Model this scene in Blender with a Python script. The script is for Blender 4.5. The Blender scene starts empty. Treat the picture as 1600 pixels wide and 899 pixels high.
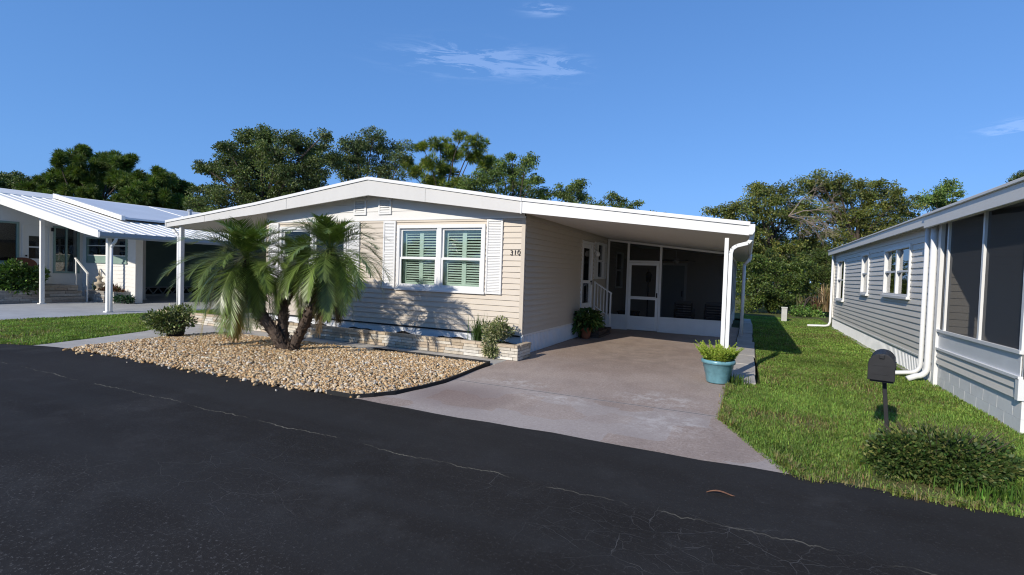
import bpy, bmesh, math, random
import numpy as np
from mathutils import Vector, Matrix
random.seed(7); RNG = np.random.default_rng(11)
sc = bpy.context.scene
COL = sc.collection

# ------------------------------------------------------------------ camera
F, CX, CY, CH = 780.0, 800.0, 449.5, 1.6
yaw, pit, rol = math.radians(25.3), math.atan2(23.2, 780), math.radians(1.85)
fwd = np.array([-math.sin(yaw)*math.cos(pit), math.cos(yaw)*math.cos(pit), -math.sin(pit)])
r0 = np.array([math.cos(yaw), math.sin(yaw), 0.0]); u0 = np.cross(r0, fwd)
cup = u0*math.cos(rol) - r0*math.sin(rol)
crt = r0*math.cos(rol) + u0*math.sin(rol)
CAM = np.array([0, 0, CH])
cd = bpy.data.cameras.new('camera'); cam = bpy.data.objects.new('camera', cd); COL.objects.link(cam)
cd.sensor_width = 36; cd.lens = F/1600*36; cd.clip_start = 0.05; cd.clip_end = 3000
M = Matrix.Identity(4)
for i in range(3):
    M[i][0] = crt[i]; M[i][1] = cup[i]; M[i][2] = -fwd[i]; M[i][3] = CAM[i]
cam.matrix_world = M
sc.camera = cam

def far_point(px, py, dist):
    """world point seen in direction (px,py) of the 1600x899 photo at a given forward distance"""
    return CAM + (crt*(px-CX)/F - cup*(py-CY)/F + fwd)*dist

# ------------------------------------------------------------------ world and sun
SUN = Vector((-0.454, -1.81, 1.0)).normalized()          # direction towards the sun
w = bpy.data.worlds.new('World'); sc.world = w; w.use_nodes = True
nt = w.node_tree; nt.nodes.clear()
out = nt.nodes.new('ShaderNodeOutputWorld'); bg = nt.nodes.new('ShaderNodeBackground')
sky = nt.nodes.new('ShaderNodeTexSky'); sky.sky_type = 'NISHITA'; sky.sun_disc = False
sky.sun_elevation = math.asin(SUN.z); sky.sun_rotation = math.atan2(SUN.x, SUN.y)
sky.air_density = 1.0; sky.dust_density = 0.0; sky.ozone_density = 4.0; sky.altitude = 0
bg.inputs['Strength'].default_value = 0.15
hs = nt.nodes.new('ShaderNodeHueSaturation'); hs.inputs['Saturation'].default_value = 1.0; hs.inputs['Value'].default_value = 1.08
# thin cirrus wisps, by direction in the sky
tc = nt.nodes.new('ShaderNodeTexCoord')
def vmath(op, a, b):
    n = nt.nodes.new('ShaderNodeVectorMath'); n.operation = op
    nt.links.new(a, n.inputs[0])
    if isinstance(b, (tuple, list)) or hasattr(b, 'x'): n.inputs[1].default_value = b
    else: nt.links.new(b, n.inputs[1])
    return n
def fmath(op, a, b=None):
    n = nt.nodes.new('ShaderNodeMath'); n.operation = op
    for i, v in enumerate((a, b)):
        if v is None: continue
        if isinstance(v, (int, float)): n.inputs[i].default_value = v
        else: nt.links.new(v, n.inputs[i])
    return n.outputs[0]
mp = nt.nodes.new('ShaderNodeMapping'); mp.inputs['Rotation'].default_value = (0, 0, math.radians(-25))
mp.inputs['Scale'].default_value = (7, 7, 42)
nt.links.new(tc.outputs['Generated'], mp.inputs['Vector'])
nz = nt.nodes.new('ShaderNodeTexNoise'); nz.inputs['Scale'].default_value = 1.6; nz.inputs['Detail'].default_value = 9
nz.inputs['Roughness'].default_value = 0.68; nz.inputs['Distortion'].default_value = 0.8
nt.links.new(mp.outputs[0], nz.inputs['Vector'])
wisp = fmath('MULTIPLY', fmath('MAXIMUM', fmath('SUBTRACT', nz.outputs['Fac'], 0.47), 0), 2.6)
acc = None
for px, py, sx, sz in ((738, 93, 0.100, 0.022), (872, 106, 0.040, 0.018), (850, 15, 0.03, 0.008), (1590, 200, 0.03, 0.010)):
    d = crt*(px-CX)/F - cup*(py-CY)/F + fwd; d /= np.linalg.norm(d)
    h = Vector((d[1], -d[0], 0)).normalized(); v = h.cross(Vector(d))
    a = fmath('DIVIDE', vmath('DOT_PRODUCT', tc.outputs['Generated'], tuple(h)).outputs['Value'], sx)
    b0 = vmath('DOT_PRODUCT', tc.outputs['Generated'], tuple(v)).outputs['Value']
    b = fmath('DIVIDE', b0, sz)
    g = fmath('EXPONENT', fmath('MULTIPLY', fmath('ADD', fmath('MULTIPLY', a, a), fmath('MULTIPLY', b, b)), -1.0))
    acc = g if acc is None else fmath('ADD', acc, g)
mask = fmath('MINIMUM', fmath('MULTIPLY', wisp, acc), 0.12)
mx = nt.nodes.new('ShaderNodeMixRGB'); mx.inputs['Color2'].default_value = (4.6, 5.4, 7.4, 1)
sz = nt.nodes.new('ShaderNodeSeparateXYZ'); nt.links.new(tc.outputs['Generated'], sz.inputs[0])
el = nt.nodes.new('ShaderNodeValToRGB'); nt.links.new(sz.outputs['Z'], el.inputs[0])           # clear dry air: less white near the horizon
for e, (p, c) in zip((el.color_ramp.elements[0], el.color_ramp.elements[1], el.color_ramp.elements.new(.16)), ((0.0, (.30, .36, .58, 1)), (.55, (1, 1, 1, 1)), (.16, (.50, .56, .74, 1)))):
    e.position = p; e.color = c
sm = nt.nodes.new('ShaderNodeMixRGB'); sm.blend_type = 'MULTIPLY'; sm.inputs[0].default_value = 1
nt.links.new(sky.outputs[0], sm.inputs[1]); nt.links.new(el.outputs[0], sm.inputs[2])
cb_ = nt.nodes.new('ShaderNodeValToRGB'); nt.links.new(sz.outputs['Z'], cb_.inputs[0])
cb_.color_ramp.elements[0].color = (.165, .425, .90, 1); cb_.color_ramp.elements[1].position = .62; cb_.color_ramp.elements[1].color = (.060, .215, .60, 1)
cs_ = nt.nodes.new('ShaderNodeMixRGB'); cs_.blend_type = 'MULTIPLY'; cs_.inputs[0].default_value = 1; cs_.inputs[2].default_value = (3.9, 3.9, 3.9, 1)
cs_.use_clamp = False
nt.links.new(cb_.outputs[0], cs_.inputs[1])
cm_ = nt.nodes.new('ShaderNodeMixRGB'); cm_.inputs[0].default_value = .68
nt.links.new(sm.outputs[0], cm_.inputs[1]); nt.links.new(cs_.outputs[0], cm_.inputs[2])
nt.links.new(cm_.outputs[0], hs.inputs['Color']); nt.links.new(hs.outputs[0], mx.inputs['Color1'])
nt.links.new(mask, mx.inputs['Fac']); nt.links.new(mx.outputs[0], bg.inputs['Color'])
nt.links.new(bg.outputs[0], out.inputs['Surface'])
sd = bpy.data.lights.new('sun', 'SUN'); so = bpy.data.objects.new('sun', sd); COL.objects.link(so)
sd.energy = 3.15; sd.angle = math.radians(0.53); sd.color = (1.0, 0.93, 0.82)
so.rotation_euler = SUN.to_track_quat('Z', 'Y').to_euler(); so.location = (0, 0, 30)
sc.view_settings.view_transform = 'Standard'; sc.view_settings.look = 'None'
sc.view_settings.exposure = 0.58; sc.view_settings.gamma = 1; sc.view_settings.use_curve_mapping = False
sc.cycles.max_bounces = 8; sc.cycles.transparent_max_bounces = 16
sc.cycles.use_denoising = True; sc.cycles.denoiser = 'OPENIMAGEDENOISE'; sc.cycles.denoising_input_passes = 'RGB_ALBEDO_NORMAL'; sc.cycles.denoising_prefilter = 'ACCURATE'; sc.cycles.filter_width = 1.1; sc.cycles.sample_clamp_indirect = 4.0

# ------------------------------------------------------------------ materials
def mat_base(name):
    m = bpy.data.materials.new(name); m.use_nodes = True
    n = m.node_tree; n.nodes.clear()
    o = n.nodes.new('ShaderNodeOutputMaterial'); p = n.nodes.new('ShaderNodeBsdfPrincipled')
    n.links.new(p.outputs[0], o.inputs[0])
    return m, n, p, o
def mix(n, fac, a, b, mode='MIX'):
    x = n.nodes.new('ShaderNodeMixRGB'); x.blend_type = mode
    for i, v in ((0, fac), (1, a), (2, b)):
        if isinstance(v, (int, float)): x.inputs[i].default_value = v
        elif isinstance(v, tuple): x.inputs[i].default_value = v + (1,) if len(v) == 3 else v
        else: n.links.new(v, x.inputs[i])
    return x.outputs[0]
def noise(n, scale, detail=4, rough=.55, dist=0, vec=None):
    t = n.nodes.new('ShaderNodeTexNoise')
    t.inputs['Scale'].default_value = scale; t.inputs['Detail'].default_value = detail
    t.inputs['Roughness'].default_value = rough; t.inputs['Distortion'].default_value = dist
    if vec is not None: n.links.new(vec, t.inputs['Vector'])
    else: n.links.new(obj_co(n), t.inputs['Vector'])
    return t
def obj_co(n):
    for k in n.nodes:
        if k.bl_idname == 'ShaderNodeTexCoord': return k.outputs['Object']
    return n.nodes.new('ShaderNodeTexCoord').outputs['Object']
def ramp(n, fac, *stops):
    r = n.nodes.new('ShaderNodeValToRGB')
    e = r.color_ramp.elements
    while len(e) < len(stops): e.new(0.5)
    for k, (p, c) in zip(e, stops):
        k.position = p; k.color = (c, c, c, 1) if isinstance(c, (int, float)) else c + (1,)
    n.links.new(fac, r.inputs[0]); return r.outputs[0]
def mapping(n, scale=(1, 1, 1), rot=(0, 0, 0), loc=(0, 0, 0)):
    m = n.nodes.new('ShaderNodeMapping'); m.inputs['Scale'].default_value = scale
    m.inputs['Rotation'].default_value = rot; m.inputs['Location'].default_value = loc
    n.links.new(obj_co(n), m.inputs['Vector']); return m.outputs[0]
def math_(n, op, a, b=None):
    x = n.nodes.new('ShaderNodeMath'); x.operation = op
    for i, v in enumerate((a, b)):
        if v is None: continue
        if isinstance(v, (int, float)): x.inputs[i].default_value = v
        else: n.links.new(v, x.inputs[i])
    return x.outputs[0]
def bump(n, p, h, strength=.3, dist=.01):
    b = n.nodes.new('ShaderNodeBump'); b.inputs['Strength'].default_value = strength
    b.inputs['Distance'].default_value = dist
    n.links.new(h, b.inputs['Height']); n.links.new(b.outputs[0], p.inputs['Normal'])
def simple(name, col, rough=.55, var=.12, scale=3.0, spec=.4, metal=0, grime=.0, bmp=0, bscale=60, streak=False):
    m, n, p, o = mat_base(name)
    v = noise(n, scale, 5, .6, vec=mapping(n, (1, 1, .12)) if streak else None)
    f = ramp(n, v.outputs['Fac'], (.3, 1-var), (.7, 1.0))
    c = mix(n, 1.0, col, f, 'MULTIPLY')
    if grime:
        g = noise(n, 9, 6, .7)
        c = mix(n, ramp(n, g.outputs['Fac'], (.52, 0), (.75, grime)), c, (.16, .14, .11))
    n.links.new(c, p.inputs['Base Color'])
    p.inputs['Roughness'].default_value = rough; p.inputs['Specular IOR Level'].default_value = spec
    p.inputs['Metallic'].default_value = metal
    if bmp: bump(n, p, noise(n, bscale, 4).outputs['Fac'], bmp, .004)
    return m
def attr_mat(name, rough=.6, trans=0.0, tcol=None, var=.25, nscale=6, spec=.3, bmp=0, bscale=40):
    """surface colour from the per-piece colour attribute 'tint' (leaf, stone or brick colour)"""
    m, n, p, o = mat_base(name)
    a = n.nodes.new('ShaderNodeAttribute'); a.attribute_name = 'tint'
    f = ramp(n, noise(n, nscale, 4).outputs['Fac'], (.3, 1-var), (.7, 1.0))
    c = mix(n, 1.0, a.outputs['Color'], f, 'MULTIPLY')
    n.links.new(c, p.inputs['Base Color']); p.inputs['Roughness'].default_value = rough
    p.inputs['Specular IOR Level'].default_value = spec
    if bmp: bump(n, p, noise(n, bscale, 4).outputs['Fac'], bmp, .004)
    if trans:
        t = n.nodes.new('ShaderNodeBsdfTranslucent')
        tc_ = mix(n, 1.0, c, tcol or (1.0, 1.15, .45), 'MULTIPLY'); n.links.new(tc_, t.inputs['Color'])
        s = n.nodes.new('ShaderNodeMixShader'); s.inputs[0].default_value = trans
        n.links.new(p.outputs[0], s.inputs[1]); n.links.new(t.outputs[0], s.inputs[2]); n.links.new(s.outputs[0], o.inputs[0])
    return m

MT = {}
MT['beige'] = simple('beige_vinyl', (.555, .488, .402), .5, .06, 1.2, .35, streak=True, grime=.06)
MT['white_siding'] = simple('white_vinyl', (.68, .665, .635), .5, .06, 1.5, .35, streak=True, grime=.05)
MT['white'] = simple('white_aluminium', (.72, .715, .695), .42, .06, 2, .4, grime=.05)
MT['white_pvc'] = simple('white_pvc', (.73, .73, .715), .35, .05, 4, .45)
MT['fascia'] = simple('fascia_white', (.60, .585, .555), .45, .07, 1.4, .4, grime=.07, streak=True)
MT['roofw'] = simple('roof_white', (.66, .66, .64), .5, .12, 1.2, .4, grime=.25)
MT['soffit'] = simple('soffit_white', (.66, .63, .585), .5, .06, 1, .3)
MT['skirt'] = simple('skirt_white', (.74, .75, .76), .5, .07, 2, .35, grime=.12)
MT['greysiding'] = simple('grey_vinyl', (.72, .675, .595), .45, .06, 1.2, .4, streak=True, grime=.05)
MT['block'] = simple('painted_block', (.78, .77, .74), .8, .10, 2.5, .2, grime=.15, bmp=.3)
MT['kick'] = simple('kick_panel', (.70, .71, .715), .35, .08, 3, .5)
MT['black'] = simple('black_metal', (.018, .018, .02), .55, .3, 10, .35, bmp=.15, bscale=120)
MT['blackedge'] = simple('black_plastic', (.02, .02, .02), .6, .3, 5, .3)
MT['dark'] = simple('dark_interior', (.02, .02, .022), .9, .2, 2, .1)  # near-black colour that paints in the darkness of unlit rooms
MT['mint'] = simple('mint_louvre', (.55, .66, .60), .5, .08, 4, .35)
MT['soil'] = simple('dark_soil', (.035, .027, .02), .95, .5, 14, .1, bmp=.8, bscale=50)
MT['terracotta'] = simple('terracotta', (.34, .115, .055), .7, .25, 9, .25, bmp=.2)
MT['bluepot'] = simple('blue_glaze', (.16, .345, .40), .28, .3, 14, .5, bmp=.1, bscale=25)
MT['darkpot'] = simple('dark_pot', (.03, .03, .028), .6, .3, 8, .3)
MT['darkbrick'] = simple('dark_brick', (.10, .075, .06), .85, .4, 12, .2, bmp=.5)
MT['mat'] = simple('green_mat', (.012, .03, .022), .95, .3, 30, .1)
MT['wicker'] = simple('dark_wicker', (.05, .04, .034), .7, .4, 30, .3)
MT['cushion'] = simple('grey_cushion', (.32, .30, .28), .9, .15, 6, .1)
MT['bluedoor'] = simple('blue_grey_door', (.30, .36, .38), .5, .08, 3, .3)
MT['bark'] = simple('bark', (.10, .08, .062), .95, .45, 5, .15, bmp=.9, bscale=14)
MT['deadwood'] = simple('dead_wood', (.34, .27, .22), .9, .3, 6, .15)
MT['nbwhite'] = simple('neighbour_white', (.78, .765, .72), .55, .08, 1.5, .3, grime=.07)
MT['nbfascia'] = simple('neighbour_gutter', (.36, .385, .41), .45, .08, 2, .4)
MT['nbpanel'] = simple('blue_white_panel', (.64, .665, .69), .4, .10, .8, .45)
MT['greentrim'] = simple('green_trim', (.24, .34, .30), .5, .1, 4, .35)
MT['greenscreen'] = simple('green_screen_panel', (.135, .20, .175), .6, .15, 3, .3)
MT['lattice'] = simple('lattice_block', (.33, .34, .33), .8, .2, 6, .2)
MT['brown'] = simple('brown_wood', (.16, .055, .03), .6, .3, 6, .3)
MT['statue'] = simple('cast_stone', (.55, .47, .36), .85, .35, 12, .2, bmp=.5)
MT['utility'] = simple('utility_grey', (.50, .50, .48), .6, .15, 6, .3)
MT['curtain'] = simple('interior_wall', (.30, .29, .27), .9, .2, 3, .1)
MT['number'] = simple('number_black', (.05, .045, .04), .5, .2, 9, .4)
MT['dryleaf'] = simple('dry_leaf', (.24, .12, .07), .8, .3, 20, .2)
MT['leaf'] = attr_mat('leaf', .5, .28, spec=.35)
MT['palmleaf'] = attr_mat('palm_leaf', .34, .22, spec=.5, var=.2)
MT['grass'] = attr_mat('grass_blade', .55, .4, spec=.25)
MT['stone'] = attr_mat('river_stone', .6, 0, var=.35, nscale=28, spec=.35, bmp=.25, bscale=60)
MT['brick'] = attr_mat('cream_brick', .8, 0, var=.28, nscale=16, spec=.2, bmp=.45, bscale=70)
MT['trunk'] = attr_mat('palm_trunk', .95, 0, var=.55, nscale=22, spec=.1, bmp=.9, bscale=30)

def glass_mat():
    m, n, p, o = mat_base('window_glass'); n.nodes.remove(p)
    t = n.nodes.new('ShaderNodeBsdfTransparent'); t.inputs[0].default_value = (.92, .95, .935, 1)
    g = n.nodes.new('ShaderNodeBsdfGlossy'); g.inputs['Roughness'].default_value = .02
    fr = n.nodes.new('ShaderNodeFresnel'); fr.inputs[0].default_value = 1.5
    f = math_(n, 'MULTIPLY', fr.outputs[0], 1.6)
    s = n.nodes.new('ShaderNodeMixShader'); n.links.new(f, s.inputs[0])
    n.links.new(t.outputs[0], s.inputs[1]); n.links.new(g.outputs[0], s.inputs[2]); n.links.new(s.outputs[0], o.inputs[0])
    return m
MT['glass'] = glass_mat()
def screen_mat(name, col, cover):
    m, n, p, o = mat_base(name); n.nodes.remove(p)
    t = n.nodes.new('ShaderNodeBsdfTransparent'); d = n.nodes.new('ShaderNodeBsdfDiffuse')
    d.inputs[0].default_value = col + (1,)
    s = n.nodes.new('ShaderNodeMixShader'); s.inputs[0].default_value = cover
    n.links.new(t.outputs[0], s.inputs[1]); n.links.new(d.outputs[0], s.inputs[2]); n.links.new(s.outputs[0], o.inputs[0])
    return m
MT['screen'] = screen_mat('insect_screen', (.036, .036, .038), .60)
MT['screen_side'] = screen_mat('grey_screen', (.058, .058, .060), .70)

def asphalt():
    m, n, p, o = mat_base('asphalt')
    co = obj_co(n)
    big = noise(n, .35, 5, .6); fine = noise(n, 40, 4, .85); mid = noise(n, 2.2, 6, .65)
    c = mix(n, ramp(n, big.outputs['Fac'], (.35, 0), (.7, 1)), (.0165, .0142, .0122), (.0255, .0222, .0195))
    c = mix(n, ramp(n, mid.outputs['Fac'], (.5, 0), (.75, .5)), c, (.036, .035, .034))
    sep = n.nodes.new('ShaderNodeSeparateXYZ'); n.links.new(co, sep.inputs[0])
    # newer seal coat band along the edge stays smoother; speckle only where the older coat is worn
    worn = ramp(n, math_(n, 'ADD', math_(n, 'MULTIPLY', sep.outputs['Y'], -.25), math_(n, 'MULTIPLY', big.outputs['Fac'], 1.0)), (-.0, 0), (.45, 1))
    spk = ramp(n, fine.outputs['Fac'], (.56, 0), (.70, 1))
    c = mix(n, math_(n, 'MULTIPLY', spk, math_(n, 'ADD', math_(n, 'MULTIPLY', worn, 1.0), .22)), c, (.22, .21, .20))
    # hairline cracks
    wob = noise(n, 3.5, 3, .6); wv = n.nodes.new('ShaderNodeVectorMath'); wv.operation = 'MULTIPLY_ADD'
    n.links.new(wob.outputs['Color'], wv.inputs[0]); wv.inputs[1].default_value = (.16, .16, 0); n.links.new(co, wv.inputs[2])
    def cracks(scale, width, vec):
        vo = n.nodes.new('ShaderNodeTexVoronoi'); vo.feature = 'DISTANCE_TO_EDGE'; vo.voronoi_dimensions = '2D'; vo.inputs['Scale'].default_value = scale
        n.links.new(vec, vo.inputs['Vector'])
        return ramp(n, vo.outputs['Distance'], (0, 1), (width, 0))
    flat = n.nodes.new('ShaderNodeVectorMath'); flat.operation = 'MULTIPLY'; n.links.new(wv.outputs[0], flat.inputs[0]); flat.inputs[1].default_value = (.8, 1.3, 0)
    px_ = math_(n, 'DIVIDE', math_(n, 'SUBTRACT', sep.outputs['X'], .1), 1.7); py_ = math_(n, 'DIVIDE', math_(n, 'SUBTRACT', sep.outputs['Y'], 3.05), .75)
    zone = ramp(n, math_(n, 'ADD', math_(n, 'MULTIPLY', px_, px_), math_(n, 'MULTIPLY', py_, py_)), (.2, 1), (1.0, .0))
    patch = math_(n, 'MAXIMUM', zone, math_(n, 'MULTIPLY', ramp(n, noise(n, .7, 3, .5).outputs['Fac'], (.45, 0), (.62, 1)), .6))
    tracks = ramp(n, noise(n, 1.0, 4, .55, vec=mapping(n, (.10, 1.7, 1))).outputs['Fac'], (.42, 0), (.62, 1))
    c = mix(n, math_(n, 'MULTIPLY', tracks, .45), c, (.032, .0312, .0305))
    scu = ramp(n, noise(n, 1.1, 7, .7, vec=mapping(n, (1, 1, 1), loc=(3, 9, 2))).outputs['Fac'], (.56, 0), (.72, .5))
    c = mix(n, scu, c, (.052, .050, .048))
    brk = ramp(n, noise(n, 6, 3, .6).outputs['Fac'], (.38, .15), (.6, 1))
    inner = ramp(n, sep.outputs['Y'], (3.6/6, 1), (3.75/6, 0))
    sy = math_(n, 'DIVIDE', sep.outputs['Y'], 6.0)
    inner = ramp(n, sy, (.585, 1), (.615, .12))
    ck = math_(n, 'MULTIPLY', math_(n, 'MAXIMUM', cracks(2.9, .013, flat.outputs[0]), math_(n, 'MULTIPLY', cracks(6.5, .026, flat.outputs[0]), .55)), math_(n, 'MULTIPLY', math_(n, 'MULTIPLY', patch, brk), inner))
    # one long seam crack along the road at about 3.5 m
    l1 = noise(n, .9, 5, .65, vec=mapping(n, (1, 0, 0)))
    l2 = noise(n, 7, 4, .6, vec=mapping(n, (1, 0, 0)))
    yy = math_(n, 'ADD', math_(n, 'ADD', sep.outputs['Y'], math_(n, 'MULTIPLY', l1.outputs['Fac'], .30)), math_(n, 'MULTIPLY', l2.outputs['Fac'], .13))
    dist = math_(n, 'ABSOLUTE', math_(n, 'SUBTRACT', yy, 3.50+.215))
    gate = ramp(n, noise(n, 1.7, 3, .6, vec=mapping(n, (1, .2, 0))).outputs['Fac'], (.42, .0), (.6, 1))
    seam = math_(n, 'MULTIPLY', ramp(n, dist, (.002, 1), (.009, 0)), gate)
    c = mix(n, math_(n, 'MULTIPLY', ck, .36), c, (.19, .185, .175))
    c = mix(n, math_(n, 'MULTIPLY', seam, .6), c, (.30, .27, .20))
    # a dusty scuff in the seal coat beside the drive
    n.links.new(c, p.inputs['Base Color']); p.inputs['Roughness'].default_value = .82
    p.inputs['Specular IOR Level'].default_value = .16
    h = mix(n, 1.0, fine.outputs['Fac'], ck, 'SUBTRACT')
    bump(n, p, h, .55, .006)
    return m
MT['asphalt'] = asphalt()

def driveway_mat():
    m, n, p, o = mat_base('driveway_coating')
    co = obj_co(n); sep = n.nodes.new('ShaderNodeSeparateXYZ'); n.links.new(co, sep.inputs[0])
    fine = noise(n, 30, 5, .85); mid = noise(n, 3, 7, .7); big = noise(n, .5, 4, .55)
    c = mix(n, ramp(n, big.outputs['Fac'], (.35, 0), (.65, 1)), (.30, .225, .180), (.385, .305, .25))
    c = mix(n, ramp(n, fine.outputs['Fac'], (.47, 0), (.64, .55)), c, (.54, .455, .395))
    c = mix(n, ramp(n, noise(n, 38, 4, .8, vec=mapping(n, loc=(5, 3, 1))).outputs['Fac'], (.54, 0), (.66, .55)), c, (.14, .10, .08))
    c = mix(n, ramp(n, noise(n, 1.7, 6, .7, vec=mapping(n, (1, .55, 1), loc=(7, 1, 0))).outputs['Fac'], (.46, 0), (.66, .35)), c, (.20, .15, .125))
    # chalky worn patches, blocky like an old re-coat
    bk = n.nodes.new('ShaderNodeTexVoronoi'); bk.distance = 'CHEBYCHEV'; bk.inputs['Scale'].default_value = 1.6
    n.links.new(mapping(n, (1, 1, 0), loc=(.3, .2, 0)), bk.inputs['Vector'])
    sepc = n.nodes.new('ShaderNodeSeparateColor'); n.links.new(bk.outputs['Color'], sepc.inputs[0])
    near = ramp(n, math_(n, 'DIVIDE', sep.outputs['Y'], 10.0), (.60, 1), (.66, .12))
    pt = math_(n, 'MULTIPLY', ramp(n, sepc.outputs[0], (.35, 0), (.5, 1)), near)
    c = mix(n, math_(n, 'MULTIPLY', pt, .38), c, (.40, .37, .35))
    def scuff(x, y, sx, sy):
        a = math_(n, 'DIVIDE', math_(n, 'SUBTRACT', sep.outputs['X'], x), sx); b = math_(n, 'DIVIDE', math_(n, 'SUBTRACT', sep.outputs['Y'], y), sy)
        r = math_(n, 'ADD', math_(n, 'MULTIPLY', a, a), math_(n, 'MULTIPLY', b, b))
        return ramp(n, r, (0, 1), (1, 0))
    s = math_(n, 'MAXIMUM', math_(n, 'MAXIMUM', scuff(-1.0, 6.75, .75, .5), scuff(-.75, 5.7, .55, .6)), math_(n, 'MAXIMUM', scuff(-3.0, 6.6, .7, .3), scuff(-2.2, 6.05, .7, .3)))
    st = ramp(n, noise(n, 5, 8, .8).outputs['Fac'], (.46, 0), (.62, 1))
    c = mix(n, math_(n, 'MULTIPLY', math_(n, 'MULTIPLY', s, st), .6), c, (.62, .57, .52))
    dk = scuff(-3.3, 5.55, .8, .75)
    c = mix(n, math_(n, 'MULTIPLY', dk, .55), c, (.165, .105, .09))
    # mottled darker brown oval on the carport floor
    dk2 = scuff(-2.0, 10.8, 1.9, 2.8)
    c = mix(n, math_(n, 'MULTIPLY', math_(n, 'MULTIPLY', dk2, ramp(n, mid.outputs['Fac'], (.35, 0), (.65, 1))), .5), c, (.13, .105, .09))
    jl = noise(n, 1.4, 4, .6, vec=mapping(n, (1, 0, 0)))
    jd = math_(n, 'ABSOLUTE', math_(n, 'SUBTRACT', math_(n, 'ADD', sep.outputs['Y'], math_(n, 'MULTIPLY', jl.outputs['Fac'], .05)), 6.31))
    c = mix(n, ramp(n, jd, (.016, .8), (.04, 0)), c, (.40, .36, .33))
    c = mix(n, ramp(n, jd, (.007, .9), (.014, 0)), c, (.09, .07, .06))
    n.links.new(c, p.inputs['Base Color']); p.inputs['Roughness'].default_value = .8; p.inputs['Specular IOR Level'].default_value = .25
    bump(n, p, fine.outputs['Fac'], .5, .006)
    return m
MT['driveway'] = driveway_mat()
def concrete(name, col, dark):
    m, n, p, o = mat_base(name)
    c = mix(n, ramp(n, noise(n, 1.2, 7, .7).outputs['Fac'], (.35, 0), (.7, 1)), dark, col)
    c = mix(n, ramp(n, noise(n, 70, 3, .7).outputs['Fac'], (.5, 0), (.7, .5)), c, tuple(v*.6 for v in col))
    n.links.new(c, p.inputs['Base Color']); p.inputs['Roughness'].default_value = .85; p.inputs['Specular IOR Level'].default_value = .2
    bump(n, p, noise(n, 60, 4).outputs['Fac'], .25, .004); return m
MT['concrete'] = concrete('concrete', (.50, .47, .42), (.36, .335, .30))
MT['nbconcrete'] = concrete('grey_concrete', (.44, .45, .46), (.33, .34, .355))
def lawn_mat():
    m, n, p, o = mat_base('lawn_soil')
    c = mix(n, ramp(n, noise(n, 1.3, 6, .65).outputs['Fac'], (.38, 0), (.62, 1)), (.10, .14, .032), (.15, .135, .06))
    c = mix(n, ramp(n, noise(n, 40, 4, .7).outputs['Fac'], (.4, 0), (.65, .8)), c, (.11, .095, .05))
    n.links.new(c, p.inputs['Base Color']); p.inputs['Roughness'].default_value = .95; p.inputs['Specular IOR Level'].default_value = .1
    bump(n, p, noise(n, 35, 5).outputs['Fac'], .9, .03); return m
MT['lawn'] = lawn_mat()
MT['ground'] = simple('ground_green', (.06, .075, .025), .95, .5, .4, .1, bmp=.6, bscale=8)

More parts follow.
